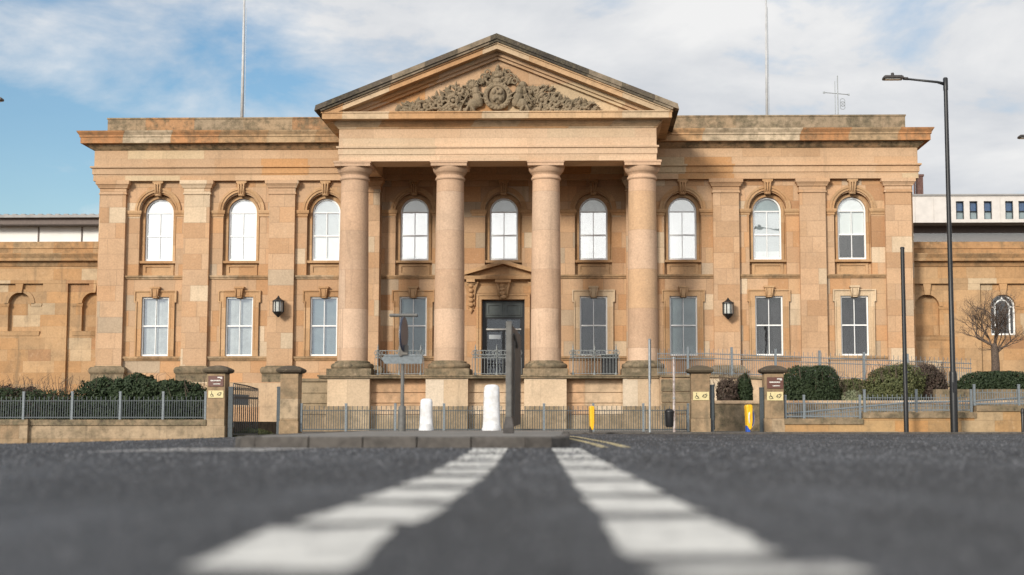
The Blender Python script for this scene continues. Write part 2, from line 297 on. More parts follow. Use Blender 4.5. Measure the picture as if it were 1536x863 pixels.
# ------------------------------------------------------------------ mesh builder
class MB:
    def __init__(s): s.v = []; s.f = []; s.sm = []; s.M = None
    def _add(s, vs_, fs, smooth=False):
        o = len(s.v)
        if s.M is not None: vs_ = [tuple(s.M @ Vector(p)) for p in vs_]
        s.v += [tuple(p) for p in vs_]
        for f in fs: s.f.append(tuple(i+o for i in f)); s.sm.append(smooth)
        return s
    def box(s, x0, x1, y0, y1, z0, z1):
        return s._add([(x0,y0,z0),(x1,y0,z0),(x1,y1,z0),(x0,y1,z0),(x0,y0,z1),(x1,y0,z1),(x1,y1,z1),(x0,y1,z1)],
                      [(0,3,2,1),(4,5,6,7),(0,1,5,4),(1,2,6,5),(2,3,7,6),(3,0,4,7)])
    def loft(s, x0, x1, yf, yb, prof):
        "stack of rectangles: prof = [(z, out)...], mitred on front and both ends"
        vs_ = []; fs = []
        for z, o in prof: vs_ += [(x0-o, yf-o, z), (x1+o, yf-o, z), (x1+o, yb, z), (x0-o, yb, z)]
        n = len(prof)
        for i in range(n-1):
            for k in range(4): a = i*4+k; b = i*4+(k+1) % 4; fs.append((a, b, b+4, a+4))
        fs.append((3, 2, 1, 0)); t = (n-1)*4; fs.append((t, t+1, t+2, t+3))
        return s._add(vs_, fs)
    def plate(s, outer, holes, y0, y1):
        "outline in (x, z) with holes, solid between y0 (front) and y1"
        loops = [outer] + list(holes)
        flat = [p for l in loops for p in l]; n = len(flat)
        tri = tessellate_polygon([[Vector((p[0], p[1], 0)) for p in l] for l in loops])
        vs_ = [(p[0], y0, p[1]) for p in flat] + [(p[0], y1, p[1]) for p in flat]
        fs = []
        for a, b, c in tri:
            A, B, C_ = flat[a], flat[b], flat[c]
            if (B[0]-A[0])*(C_[1]-A[1]) - (B[1]-A[1])*(C_[0]-A[0]) < 0: b, c = c, b
            fs.append((a, b, c)); fs.append((a+n, c+n, b+n))
        o = 0
        for li, l in enumerate(loops):
            area = sum(l[i][0]*l[(i+1) % len(l)][1] - l[(i+1) % len(l)][0]*l[i][1] for i in range(len(l)))
            ccw = area > 0
            if li: ccw = not ccw
            for i in range(len(l)):
                a = o+i; b = o+(i+1) % len(l)
                fs.append((a, a+n, b+n, b) if ccw else (a, b, b+n, a+n))
            o += len(l)
        return s._add(vs_, fs)
    def lathe(s, cx, cy, prof, n=32, smooth=True):
        vs_ = []; fs = []
        for r, z in prof:
            for k in range(n): a = 2*math.pi*k/n; vs_.append((cx+r*math.cos(a), cy+r*math.sin(a), z))
        for i in range(len(prof)-1):
            for k in range(n): a = i*n+k; b = i*n+(k+1) % n; fs.append((a, b, b+n, a+n))
        s._add(vs_, fs, smooth)
        o = len(prof)
        s._add([vs_[k] for k in range(n)], [tuple(reversed(range(n)))]); s._add([vs_[(o-1)*n+k] for k in range(n)], [tuple(range(n))])
        return s
    def tube(s, pts, r, n=8, cap=True):
        pts = [Vector(p) for p in pts]; rr = r if isinstance(r, (list, tuple)) else [r]*len(pts)
        vs_ = []; fs = []
        prev = None
        for i, p in enumerate(pts):
            d = (pts[min(i+1, len(pts)-1)] - pts[max(i-1, 0)]).normalized()
            if prev is None:
                a = Vector((0, 0, 1)) if abs(d.z) < .9 else Vector((1, 0, 0))
                u = d.cross(a).normalized()
            else: u = (prev - d*prev.dot(d)).normalized()
            w = d.cross(u); prev = u
            for k in range(n):
                an = 2*math.pi*k/n; vs_.append(p + (u*math.cos(an) + w*math.sin(an))*rr[i])
        for i in range(len(pts)-1):
            for k in range(n): a = i*n+k; b = i*n+(k+1) % n; fs.append((a, b, b+n, a+n))
        if cap: fs.append(tuple(reversed(range(n)))); t = (len(pts)-1)*n; fs.append(tuple(range(t, t+n)))
        return s._add(vs_, fs, n > 6)
    def ring(s, c, r, rt, axis='y', n=20, m=6):
        pts = []
        for k in range(n+1):
            a = 2*math.pi*k/n; ca, sa = r*math.cos(a), r*math.sin(a)
            pts.append((c[0]+ca, c[1], c[2]+sa) if axis == 'y' else (c[0]+ca, c[1]+sa, c[2]) if axis == 'z' else (c[0], c[1]+ca, c[2]+sa))
        return s.tube(pts, rt, m, cap=False)
    def ell(s, c, r, rot=None, n=10, m=7):
        vs_ = []; fs = []
        Q = rot.to_matrix() if rot else Matrix.Identity(3)
        for i in range(m+1):
            th = math.pi*i/m
            for k in range(n):
                ph = 2*math.pi*k/n
                p = Vector((r[0]*math.sin(th)*math.cos(ph), r[1]*math.sin(th)*math.sin(ph), r[2]*math.cos(th)))
                vs_.append(Q @ p + Vector(c))
        for i in range(m):
            for k in range(n): a = i*n+k; b = i*n+(k+1) % n; fs.append((a, a+n, b+n, b))
        return s._add(vs_, fs, True)
    def mesh(s, name, mat):
        me = bpy.data.meshes.new(name); me.from_pydata(s.v, [], s.f); me.materials.append(mat)
        me.polygons.foreach_set('use_smooth', s.sm); me.update()
        return me
    def build(s, name, mat, parent=None, loc=(0, 0, 0), rot=None, bev=0):
        o = bpy.data.objects.new(name, s.mesh(name, mat)); COL.objects.link(o); o.location = loc
        if rot: o.rotation_euler = rot
        if parent is not None: o.parent = parent
        if bev:
            m = o.modifiers.new('bevel', 'BEVEL'); m.width = bev; m.segments = 2; m.limit_method = 'ANGLE'; m.angle_limit = R(50)
        return o
def tag(o, label, cat, group=None):
    o['label'] = label; o['category'] = cat
    if group: o['group'] = group
    return o
def thing(name, label, cat, loc, rz=0, group=None):
    o = bpy.data.objects.new(name, None); COL.objects.link(o); o.location = loc; o.rotation_euler = (0, 0, rz)
    o.empty_display_size = .2
    return tag(o, label, cat, group)
def setting(name, mb, mat, kind='structure', loc=(0, 0, 0)):
    o = mb.build(name, mat, None, loc); o['kind'] = kind; return o
def kids(o): return list(o.children)
def dup(o, parent=None, loc=None, label=None, mats=None):
    c = o.copy(); COL.objects.link(c); c.parent = parent
    if loc is not None: c.location = loc
    if label: c['label'] = label
    for ch in kids(o): dup(ch, c)
    return c
def arch(hw, z0, zs, r=None, n=20, cx=0):
    r = r or hw
    pts = [(cx-hw, z0), (cx+hw, z0), (cx+hw, zs)]
    for k in range(1, n): a = math.pi*k/n; pts.append((cx+r*math.cos(a), zs+r*math.sin(a)))
    pts.append((cx-hw, zs)); return pts
def rect(x0, x1, z0, z1): return [(x0, z0), (x1, z0), (x1, z1), (x0, z1)]
def archring(r0, r1, zs, n=24, cx=0, a0=0, a1=math.pi):
    return [(cx+r1*math.cos(a0+(a1-a0)*k/n), zs+r1*math.sin(a0+(a1-a0)*k/n)) for k in range(n+1)] + \
           [(cx+r0*math.cos(a0+(a1-a0)*k/n), zs+r0*math.sin(a0+(a1-a0)*k/n)) for k in range(n, -1, -1)]

# ------------------------------------------------------------------ the ground
def sstep(a, b, x): t = max(0, min(1, (x-a)/(b-a))); return t*t*(3-2*t)
def g(X, Y):
    return -max(0, min(22, -(X+8)))*.065*sstep(15, 36, Y)
def pave_h(X): return .05 + .08*sstep(-12.8, -14.6, X) if X < -12 else .05
def sheet(xs, ys, zf):
    m = MB(); vs_ = [(x, y, zf(x, y)) for y in ys for x in xs]; n = len(xs)
    m._add(vs_, [(j*n+i, j*n+i+1, (j+1)*n+i+1, (j+1)*n+i) for j in range(len(ys)-1) for i in range(n-1)], True)
    return m
fr = lambda a, b, st: [a + st*i for i in range(int(round((b-a)/st))+1)]
m = MB(); m._add([(-900, -900, -2.2), (900, -900, -2.2), (900, 900, -2.2), (-900, 900, -2.2)], [(0, 1, 2, 3)])
setting('terrain', m, M['soil'])
setting('road', sheet(fr(-44, 44, 1), fr(-30, 41, 1), g), M['asphalt'])
setting('pavement', sheet(fr(-44, 44, .5), [40.7, 41.2, 42, 43, 43.6], lambda x, y: g(x, y)+pave_h(x)), M['paving'])
k = MB()
xs = fr(-44, 44, .9)
for i in range(len(xs)-1):
    a, b = xs[i]+.006, xs[i+1]-.006
    za, zb = g(a, 40.6)+pave_h(a)+.004, g(b, 40.6)+pave_h(b)+.004
    k._add([(a,40.55,za-.4),(b,40.55,zb-.4),(b,40.72,zb-.4),(a,40.72,za-.4),(a,40.55,za),(b,40.55,zb),(b,40.72,zb),(a,40.72,za)],
           [(0,3,2,1),(4,5,6,7),(0,1,5,4),(1,2,6,5),(2,3,7,6),(3,0,4,7)])
setting('kerb', k, M['kerb'])
setting('forecourt', sheet(fr(-44, 44, 1), [43.5, 46, 50, 58, 62], lambda x, y: g(x, 43)+.06 if x > -14 else g(-14, 43)+.06), M['paving'])

# traffic island with separate kerb stones
isl = [(-4.15, 17.3), (-.75, 17.3), (-.42, 17.45), (-.25, 17.8), (-.2, 18.4), (-.35, 31), (-.7, 31.8), (-1.6, 32.2), (-4.0, 32.2), (-4.75, 31.6), (-5, 30.5), (-4.62, 18.6), (-4.5, 17.7), (-4.35, 17.4)]
top = MB(); n = len(isl)
cxm = sum(p[0] for p in isl)/n; cym = sum(p[1] for p in isl)/n
top._add([(cxm+(p[0]-cxm)*.97, cym+(p[1]-cym)*.985, .138+g(*p)) for p in isl], [tuple(range(n))])
setting('traffic_island', top, M['paving'])
k = MB()
for i in range(n):
    p, q = Vector((*isl[i], 0)), Vector((*isl[(i+1) % n], 0)); L = (q-p).length; cnt = max(1, round(L/.72))
    d = (q-p)/cnt; nrm = Vector((-(q-p).y, (q-p).x, 0)).normalized()
    for j in range(cnt):
        a = p+d*j+d*.012; b = p+d*(j+1)-d*.012; h = .142 + random.uniform(-.006, .006); ins = .14
        zz = g(a.x, a.y)
        k._add([(*a.xy, -.1+zz), (*b.xy, -.1+zz), (*(b+nrm*ins).xy, -.1+zz), (*(a+nrm*ins).xy, -.1+zz),
                (*(a+nrm*.012).xy, h-.02+zz), (*(b+nrm*.012).xy, h-.02+zz), (*(b+nrm*.035).xy, h+zz), (*(a+nrm*.035).xy, h+zz), (*(b+nrm*ins).xy, h+zz), (*(a+nrm*ins).xy, h+zz)],
               [(0, 1, 5, 4), (4, 5, 6, 7), (7, 6, 8, 9), (3, 9, 8, 2), (0, 4, 7, 9, 3), (1, 2, 8, 6, 5)])
setting('kerb', k, M['kerb'])

# painted lines: separate blocks with thin gaps, each a little out of line
def ground(px, py, z=.005):
    a = (px-CX)/F; b = (CY-py)/F
    y = math.cos(PITCH) - b*math.sin(PITCH); zz = math.sin(PITCH) + b*math.cos(PITCH)
    x = a*math.cos(YAW) - y*math.sin(YAW); yy = a*math.sin(YAW) + y*math.cos(YAW)
    t = (z-HC)/zz
    return (x*t, yy*t, z)
def quads(name, qs, mat):
    m = MB()
    rg_ = random.Random(3)
    for q in qs:
        c4 = [Vector(ground(*p)) for p in q]; cen = sum(c4, Vector())/4; mid_y = cen.y
        for p in c4: p.y = mid_y + (p.y-mid_y)*.93
        out = []
        for i in range(4):
            a, b = c4[i], c4[(i+1) % 4]; k_ = max(3, int((b-a).length/.09))
            for j in range(k_): p = a.lerp(b, j/k_); out.append((p.x+rg_.uniform(-.014, .014), p.y+rg_.uniform(-.02, .02), p.z))
        m._add(out, [tuple(range(len(out)))])
    return setting(name, m, mat)
zc = lambda x, y: (x/1.4222+220, y/1.4222+640)
left = [[(60,306),(425,312),(512,212),(252,214)], [(322,206),(592,205),(655,166),(430,166)], [(446,158),(645,158),(694,132),(522,132)],
        [(540,126),(688,126),(722,107),(590,107)], [(602,102),(724,102),(738,90),(622,90)], [(628,87),(740,87),(752,74),(652,74)], [(656,72),(753,72),(762,58),(680,58)], [(683,56.5),(763,56.5),(771,46),(698,46)]]
rgt = [[(1062,296),(1490,293),(1560,318),(1090,318)][::-1], [(1020,280),(1368,276),(1205,194),(968,194)], [(962,186),(1188,184),(1118,150),(934,150)],
       [(930,144),(1104,143),(1052,116),(908,116)], [(906,112),(1046,111),(1005,90),(892,90)], [(890,87),(1000,87),(968,70),(879,70)], [(878,68),(964,68),(945,58),(872,58)], [(871,56.5),(942,56.5),(925,46),(864,46)]]
for L in (left, rgt[1:]):
    for i in range(len(L)-1):                                   # the far edge of a block and the near edge of the next lie almost in line
        if L is left: (a, b), (c_, d) = (3, 2), (0, 1)
        else: (a, b), (c_, d) = (3, 2), (0, 1)
        for p, q in ((a, c_), (b, d)):
            P_, Q_ = L[i][p], L[i+1][q]; mxx = (P_[0]+Q_[0])/2
            L[i][p] = ((P_[0]+mxx)/2, P_[1]); L[i+1][q] = ((Q_[0]+mxx)/2, Q_[1])
quads('road_marking', [[zc(*p) for p in q] for q in left+rgt], M['line_white'])
def gline(pts, w, z=.005):
    m = MB(); P = [Vector((x, y, 0)) for x, y in pts]; vs_ = []
    for i, p in enumerate(P):
        d = (P[min(i+1, len(P)-1)] - P[max(i-1, 0)]).normalized(); nn = Vector((-d.y, d.x, 0))*w/2
        a, b = p+nn, p-nn; vs_ += [(a.x, a.y, z+g(a.x, a.y)), (b.x, b.y, z+g(b.x, b.y))]
    m._add(vs_, [(2*i, 2*i+1, 2*i+3, 2*i+2) for i in range(len(P)-1)]); return m
y1 = [(.52, 17.6), (.44, 20), (.30, 23), (.10, 26.5), (-.15, 31), (-.6, 36), (-1.3, 38.2), (-2.6, 39.6), (-5, 40.1)]
m = gline(y1, .12); m2 = gline([(x-.28-.1*i/8, y-.25*i/8) for i, (x, y) in enumerate(y1)], .12); m._add(m2.v, m2.f)
setting('road_marking', m, M['line_yellow'])
m = MB()
for i in range(6):
    x = -5.3+i*.31; m._add([(x, 14.6+.1*i, .005), (x+.22, 14.5+.1*i, .005), (x+.5, 17.0, .005), (x+.26, 17.05, .005)], [(0, 1, 2, 3)])
setting('road_marking', m, M['line_worn'])

gm, gt, gbs = newmat('asphalt_chippings')
gg = N(gt, 'ShaderNodeNewGeometry'); gr = N(gt, 'ShaderNodeValToRGB'); gt.links.new(gg.outputs['Random Per Island'], gr.inputs[0])
gr.color_ramp.elements[0].color = (.012, .0125, .015, 1); gr.color_ramp.elements[1].color = (.16, .16, .17, 1)
gr.color_ramp.elements.new(.7).color = (.045, .047, .053, 1)
gt.links.new(gr.outputs[0], gbs.inputs['Base Color']); gbs.inputs['Roughness'].default_value = .7
nC = 70000; Yc = 2.3*(38/2.3)**RNG.random(nC); Xc = (RNG.random(nC)*1.12-.60)*Yc*.82 - .045*Yc
keep = ~((Xc > -5.1) & (Xc < -.1) & (Yc > 17.1) & (Yc < 32.4)); Xc, Yc = Xc[keep], Yc[keep]; nC = len(Xc)
szc = RNG.uniform(.006, .014, nC)*np.clip(Yc/9, .55, 1.5); hc = szc*RNG.uniform(.5, .95, nC); an = RNG.uniform(0, 6.28, nC)
zg_ = np.array([g(a, b) for a, b in zip(Xc, Yc)])
VV = np.zeros((nC, 5, 3))
for k_ in range(4): VV[:, k_, 0] = Xc+szc*np.cos(an+k_*1.57); VV[:, k_, 1] = Yc+szc*np.sin(an+k_*1.57); VV[:, k_, 2] = zg_-.002
VV[:, 4, 0] = Xc; VV[:, 4, 1] = Yc; VV[:, 4, 2] = zg_+hc
m = MB(); m.v = VV.reshape(-1, 3).tolist(); m.f = [(5*i+a, 5*i+(a+1) % 4, 5*i+4) for i in range(nC) for a in range(4)]; m.sm = [False]*len(m.f)
setting('road_chippings', m, gm, 'stuff')

# raised garden beds
m = MB()
m.box(-44, -11.85, 43.42, 57.6, -1, .38)
setting('garden_bed', m, M['soil'])
m = MB(); m.box(7.0, 44, 46.5, 57.4, -1, 1.04)
setting('garden_bed', m, M['soil'])

# ------------------------------------------------------------------ the courthouse
X0, YW = -3.46, 58.0
CH = thing('courthouse', 'two storey sandstone courthouse with four columns, carved gable and arched upper windows', 'courthouse', (X0, YW, 0))
WX = [0, 3.81, 7.59, 11.18, 14.76]; WX = [-x for x in WX[:0:-1]] + WX
# wall with its openings, bay by bay
bx = [-17.3, -13.05, -9.41, -5.73, -1.9]; bx = bx + [-x for x in bx[::-1]]
HR, RS = .785, 9.30
wm = MB(); rm = MB()
for i, x in enumerate(WX):
    lo = rect(x-.58, x+.58, 3.13, 5.66) if i != 4 else rect(x-.9, x+.9, 2.19, 5.52)
    wm.plate(rect(bx[i], bx[i+1], 0, 10.66), [arch(HR, 6.575, RS, HR, 22, x), lo], 0, .45)
    rm.plate(rect(x-.95, x+.95, 6.4, 10.4), [arch(.60, 7.22, RS, .60, 22, x)], .24, .449)
    # raised panel under the sill
    rm.plate(rect(x-.66, x+.66, 6.60, 7.06), [rect(x-.54, x+.54, 6.70, 6.97)], .19, .24)
wm.box(-17.3, 17.3, .6, 16, 12.2, 12.66); wm.box(-17.3, -16.85, .45, 16, 0, 12.3); wm.box(16.85, 17.3, .45, 16, 0, 12.3); wm.box(-17.3, 17.3, 15.6, 16, 0, 12.3)
wm.build('wall', M['ashlar'], CH); rm.build('window_recess', M['surround'], CH)
im = MB(); im.box(-16.8, 16.8, 2.4, 2.5, 0, 12.1); im.box(-16.8, 16.8, .46, 2.4, 6.0, 6.3); im.box(-16.8, 16.8, .46, 2.4, 10.6, 10.8)
for i in range(1, 9): im.box(bx[i]-.05, bx[i]+.05, .46, 2.4, 0, 10.6)
im.build('room_interior', M['interior'], CH)
# entablature
e = MB(); e.loft(-17.3, 17.3, 0, 1.0, [(10.62, .22), (10.90, .22), (10.905, .26), (11.15, .26), (11.17, .34), (11.24, .34), (11.25, .20), (11.94, .20)])
e.build('frieze', M['frieze'], CH)
e = MB(); e.loft(-17.3, 17.3, 0, 1.2, [(11.94, .23), (11.99, .30), (12.10, .42), (12.17, .44)])
e.build('bed_moulding', M['bed'], CH)
e = MB(); e.loft(-17.3, 17.3, 0, 16, [(12.17, .66), (12.42, .66), (12.43, .70), (12.50, .70), (12.62, .78), (12.68, .80)])
cor = e.build('cornice', M['cornice'], CH)
e = MB(); e.loft(-17.1, 17.1, .15, 15.9, [(12.681, 0), (13.36, 0), (13.365, .03), (13.43, .03)])
e.build('parapet', M['parapet'], CH)
e = MB()
e.loft(-17.3, 17.3, 0, .4, [(0, .40), (2.0, .40), (2.04, .36)])
e.build('base_course', M['base_stone'], CH)
# pilasters
pm = MB(); pm.box(-.545, .545, -.20, .02, 2.3, 10.1)
p0 = pm.build('pilaster', M['pilaster'], CH)
c = MB(); c.loft(-.545, .545, -.20, .01, [(10.02, .0), (10.03, .05), (10.09, .05), (10.10, .02), (10.28, .02), (10.30, .07), (10.36, .09), (10.44, .14), (10.46, .17), (10.619, .17)])
c.build('capital', M['pilaster'], p0)
c = MB(); c.loft(-.545, .545, -.20, .01, [(2.37, .14), (2.41, .18), (2.47, .21), (2.54, .22), (2.60, .21), (2.66, .17), (2.69, .12), (2.695, .04), (2.74, .03)]); c.loft(-.56, .56, -.21, 0, [(2.03, .14), (2.371, .14)])
c.build('pilaster_base', M['mossy'], p0)
p0.location = (-16.65, 0, 0)
for x in (-13.05, -9.41, 9.41, 13.05, 16.65): dup(p0, CH, (x, 0, 0))
for x in (-5.73, 5.73):                                        # the responds behind the end columns stand further out
    d = dup(p0, CH, (x, -.42, 0))
    q = MB(); q.box(x-.54, x+.54, -.43, .02, 2.03, 10.62); q.build('respond_side', M['pilaster'], CH)
# string courses and sills
for i, x in enumerate(WX):
    s_ = MB(); a, b = bx[i]+.54, bx[i+1]-.54
    if i in (3, 4, 5): a, b = bx[i]+(.54 if i == 3 else 0), bx[i+1]-(.54 if i == 5 else 0)
    if i == 0: a = -16.1
    if i == 8: b = 16.1
    s_.loft(a, b, 0, .05, [(6.40, .0), (6.42, .05), (6.48, .07), (6.50, .11), (6.57, .12), (6.58, .0)])
    s_.build('string_course', M['ledge'], CH)
    if i != 4: MB().loft(a, b, 0, .05, [(2.95, .0), (2.96, .05), (3.03, .07), (3.04, .12), (3.13, .13), (3.131, 0)]).build('sill_course', M['ledge'], CH)

def voussoir():                                            # scrolled keystone
    m = MB()
    m.plate([(-.12, 9.98), (.12, 9.98), (.19, 10.619), (-.19, 10.619)], [], -.14, .05)
    m.box(-.22, .22, -.19, .0, 10.52, 10.618)
    for dx in (-.09, 0, .09): m.tube([(dx, -.12, 10.02), (dx, -.17, 10.2), (dx*1.3, -.2, 10.5)], .035, 7)
    m.tube([(-.17, -.16, 10.49), (.17, -.16, 10.49)], .05, 8); m.tube([(-.12, -.13, 10.03), (.12, -.13, 10.03)], .035, 8)
    return m
def upper_surround(dark):
    a = MB(); a.plate(archring(HR, .97, RS+.06, 30), [], -.05, .02); a.plate(archring(.89, .985, RS+.06, 30), [], -.085, .0); a.plate(archring(HR, .83, RS+.06, 30), [], -.075, .0)
    for s in (-1, 1):
        x0, x1 = sorted((s*HR, s*1.33)); a.loft(x0, x1, 0, .02, [(9.10, .0), (9.11, .03), (9.20, .03), (9.22, .07), (9.30, .09), (9.36, .09), (9.365, .0)])
    # inner moulding round the sash
    a.plate(arch(.71, 7.1, RS), [arch(.605, 7.22, RS)], .18, .24)
    o = a.build('window_surround', M['surround'], CH)
    k_ = voussoir().build('keystone', M['surround'], o)
    q = MB(); q.loft(-.76, .76, .10, .24, [(7.10, .0), (7.11, .05), (7.21, .07), (7.218, .0)]); q.build('sill', M['surround'], o)
    return o
us = upper_surround(0); us.location = (WX[0], 0, 0)
for x in WX[1:]: dup(us, CH, (x, 0, 0))
def lower_surround():
    a = MB(); hole = rect(-.58, .58, 3.13, 5.66)
    out = [(-.83, 3.135), (.83, 3.135), (.83, 5.42), (.90, 5.42), (.90, 5.93), (-.90, 5.93), (-.90, 5.42), (-.83, 5.42)]
    sh = lambda d: [(x-math.copysign(d, x), z-(d if z > 5.9 else (-d if 5.4 < z < 5.5 else 0))) for x, z in out]
    a.plate(out, [rect(-.6, .6, 3.14, 5.68)], -.06, .02)
    a.plate(out, [sh(.05)[:0] or [(-.78, 3.14), (.78, 3.14), (.78, 5.47), (.85, 5.47), (.85, 5.88), (-.85, 5.88), (-.85, 5.47), (-.78, 5.47)]], -.11, .0)
    a.plate(rect(-.66, .66, 3.14, 5.75), [rect(-.58, .58, 3.15, 5.66)], -.075, .02)
    o = a.build('window_surround', M['surround'], CH)
    k_ = MB(); k_.plate([(-.13, 5.60), (.13, 5.60), (.18, 6.02), (-.18, 6.02)], [], -.2, .0); k_.box(-.21, .21, -.24, 0, 6.0, 6.08)
    k_.plate([(-.06, 5.66), (.06, 5.66), (.09, 5.95), (-.09, 5.95)], [], -.23, -.1)
    for s in (-1, 1): k_.tube([(s*.11, -.2, 5.62), (s*.13, -.23, 5.8), (s*.15, -.25, 5.98)], .03, 7)
    k_.build('keystone', M['surround'], o)
    return o
ls = lower_surround(); ls.location = (WX[0], 0, 0)
lsp = None
for i, x in enumerate(WX):
    if i in (0, 4): continue
    d = dup(ls, CH, (x, 0, 0))
    if i in (5, 8):                                            # two surrounds get a paler stone tone
        if lsp is None:
            lsp = [c_.data.copy() for c_ in [d]+kids(d)]
            for me in lsp: me.materials[0] = M['pale_surround']
        for c_, me in zip([d]+kids(d), lsp): c_.data = me

# sash windows
def upper_window(blinds, body='glass_bright', fan='glass_bright'):
    f_ = MB()
    f_.plate(arch(.60, 7.215, RS), [arch(.535, 7.31, RS)], .29, .40)
    f_.box(-.54, .54, .30, .38, RS-.02, RS+.025); f_.box(-.54, .54, .30, .40, 8.27, 8.33); f_.box(-.016, .016, .31, .37, 7.3, RS)
    o = f_.build('window', M['white_paint'], CH)
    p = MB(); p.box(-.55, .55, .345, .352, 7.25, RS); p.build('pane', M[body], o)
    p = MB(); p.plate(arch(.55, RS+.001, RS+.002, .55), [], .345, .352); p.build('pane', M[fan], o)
    for kind, z0, z1 in blinds:
        b = MB()
        if z1 > RS: b.plate(arch(.58, z0, max(z0+.001, RS), .58), [], .41, .42)
        elif kind in ('slats', 'dark_slats'): slat(b, z0, z1, .585, Y0=.41)
        else:
            b.box(-.585, .585, .41, .42, z0, z1)
            for q in range(int((z1-z0)/.16)): b.box(-.585, .585, .404, .41, z0+q*.16, z0+q*.16+.012)
        b.build('blind', M[{'white': 'blind', 'grey': 'grey_blind', 'teal': 'teal_blind_sky', 'slats': 'pale_slats', 'dark_slats': 'dark_blind'}[kind]], o)
    return o
def slat(b, z0, z1, hw, pitch=.075, Y0=.38):
    x = -hw
    while x < hw:
        w = pitch*random.uniform(.94, 1.02); y = random.uniform(-.006, .006)
        b._add([(x, Y0+y, z0), (x+w, Y0+.022-y, z0), (x+w, Y0+.022-y, z1), (x, Y0+y, z1)], [(0, 1, 2, 3)])
        x += pitch
UB = [[('white', 7.2, 9.95)], [('white', 7.2, 9.95)], [('grey', 8.3, 9.95), ('white', 7.2, 8.3)], [('white', 7.2, 9.48)], [('white', 7.2, 9.22), ('grey', 9.24, 9.48)], [('slats', 7.2, 9.48)],
      [('white', 7.2, 9.3), ('grey', 9.3, 9.95)], [('grey', 7.6, 9.2), ('teal', 9.2, 9.95), ('white', 7.2, 7.6)], [('white', 8.3, 9.95)]]
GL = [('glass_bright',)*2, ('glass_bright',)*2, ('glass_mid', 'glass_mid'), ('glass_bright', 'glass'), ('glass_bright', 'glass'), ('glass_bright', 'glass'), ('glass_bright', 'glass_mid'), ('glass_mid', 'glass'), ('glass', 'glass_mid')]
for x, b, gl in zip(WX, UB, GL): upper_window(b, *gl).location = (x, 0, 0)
def lower_window(kind, gl='glass'):
    f_ = MB()
    f_.plate(rect(-.58, .58, 3.132, 5.655), [rect(-.52, .52, 3.22, 5.595)], .03, .15)
    f_.box(-.53, .53, .04, .14, 4.40, 4.455); f_.box(-.015, .015, .05, .12, 3.2, 5.6)
    o = f_.build('window', M['white_paint'], CH)
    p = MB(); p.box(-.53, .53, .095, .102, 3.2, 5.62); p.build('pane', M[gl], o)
    b = MB()
    if kind in ('slats', 'dark_slats'): slat(b, 3.15, 5.6, .565, Y0=.19)
    else: b.box(-.565, .565, .19, .20, 3.14, 5.64)
    b.build('blind', M[{'white': 'blind', 'grey': 'grey_blind', 'teal': 'teal_blind_sky', 'slats': 'pale_slats', 'dark_slats': 'dark_blind'}[kind]], o)
    return o
LB = [('slats', 'glass_mid'), ('slats', 'glass_mid'), ('teal', 'glass_mid'), ('teal', 'glass'), None, ('dark_slats', 'glass'), ('teal', 'glass'), ('dark_slats', 'glass'), ('dark_slats', 'glass')]  # fourth window: the blue-grey blind colour stands in for reflected sky
for x, b in zip(WX, LB):
    if b: lower_window(*b).location = (x, 0, 0)

# entrance: doorcase, pediment on brackets, door
dm = MB(); dm.plate([(-1.12, 2.19), (1.12, 2.19), (1.12, 5.76), (-1.12, 5.76)], [rect(-.92, .92, 2.18, 5.53)], -.08, .02)
dm.plate(rect(-1.13, 1.13, 2.19, 5.77), [rect(-1.04, 1.04, 2.18, 5.69)], -.12, 0)
dm.loft(-1.35, 1.35, 0, .02, [(5.80, .03), (6.30, .03), (6.31, .1), (6.36, .12)])
dm.loft(-1.55, 1.55, -.02, .02, [(6.36, .38), (6.46, .42), (6.50, .43)])
dm.plate([(-1.62, 6.50), (1.62, 6.50), (0, 7.02)], [], -.1, .02)
dm.plate([(-2.02, 6.50), (-1.75, 6.50), (0, 7.0), (1.75, 6.50), (2.02, 6.50), (2.02, 6.56), (0, 7.17), (-2.02, 6.56)], [], -.46, .02)
dc = dm.build('doorcase', M['surround'], CH)
for sx in (-1, 1):
    b = MB(); b.box(-.18, .18, -.4, .02, 6.24, 6.359)
    b.loft(-.12, .12, -.06, .02, [(5.15, .0), (5.3, .04), (5.5, .03), (5.9, .08), (6.15, .16), (6.25, .2)])
    for z in (5.3, 5.5, 5.7, 5.9, 6.1): b.ell((0, -.13-.06*(z-5.3), z), (.12, .09, .1))
    b.tube([(-.16, -.2, 6.2), (.16, -.2, 6.2)], .08, 10); b.lathe(0, -.06, [(.01, 4.92), (.04, 5.0), (.1, 5.1), (.04, 5.16)], 10)
    b.build('bracket', M['surround'], dc, (sx*1.36, 0, 0))
b = MB(); b.box(-.33, .33, -.36, .0, 6.22, 6.358); b.loft(-.16, .16, -.1, .0, [(5.55, .0), (5.75, .06), (6.0, .08), (6.22, .14)])
for z in (5.62, 5.78, 5.95, 6.1): b.ell((random.uniform(-.05, .05), -.2, z), (.13, .08, .09))
for s in (-1, 1): b.tube([(s*.17, -.17, 5.65), (s*.2, -.2, 5.95), (s*.26, -.24, 6.2)], .05, 8)
b.build('bracket', M['surround'], dc)
d = MB(); d.plate(rect(-.93, .93, 2.18, 5.54), [rect(-.70, -.06, 2.3, 4.2), rect(.06, .70, 2.3, 4.2), rect(-.7, .7, 4.3, 4.72)], .30, .40)
dr = d.build('door', M['door_dark'], CH)
d = MB(); d.box(-.80, .80, .26, .31, 4.80, 5.46); d.plate(rect(-.72, -.06, 4.88, 5.38), [rect(-.64, -.14, 4.96, 5.30)], .22, .27); d.plate(rect(.06, .72, 4.88, 5.38), [rect(.14, .64, 4.96, 5.30)], .22, .27)
d.build('door_panel', M['door'], dr)
d = MB(); d.box(-.72, .72, .345, .352, 2.3, 4.73); d.build('pane', M['glass'], dr)
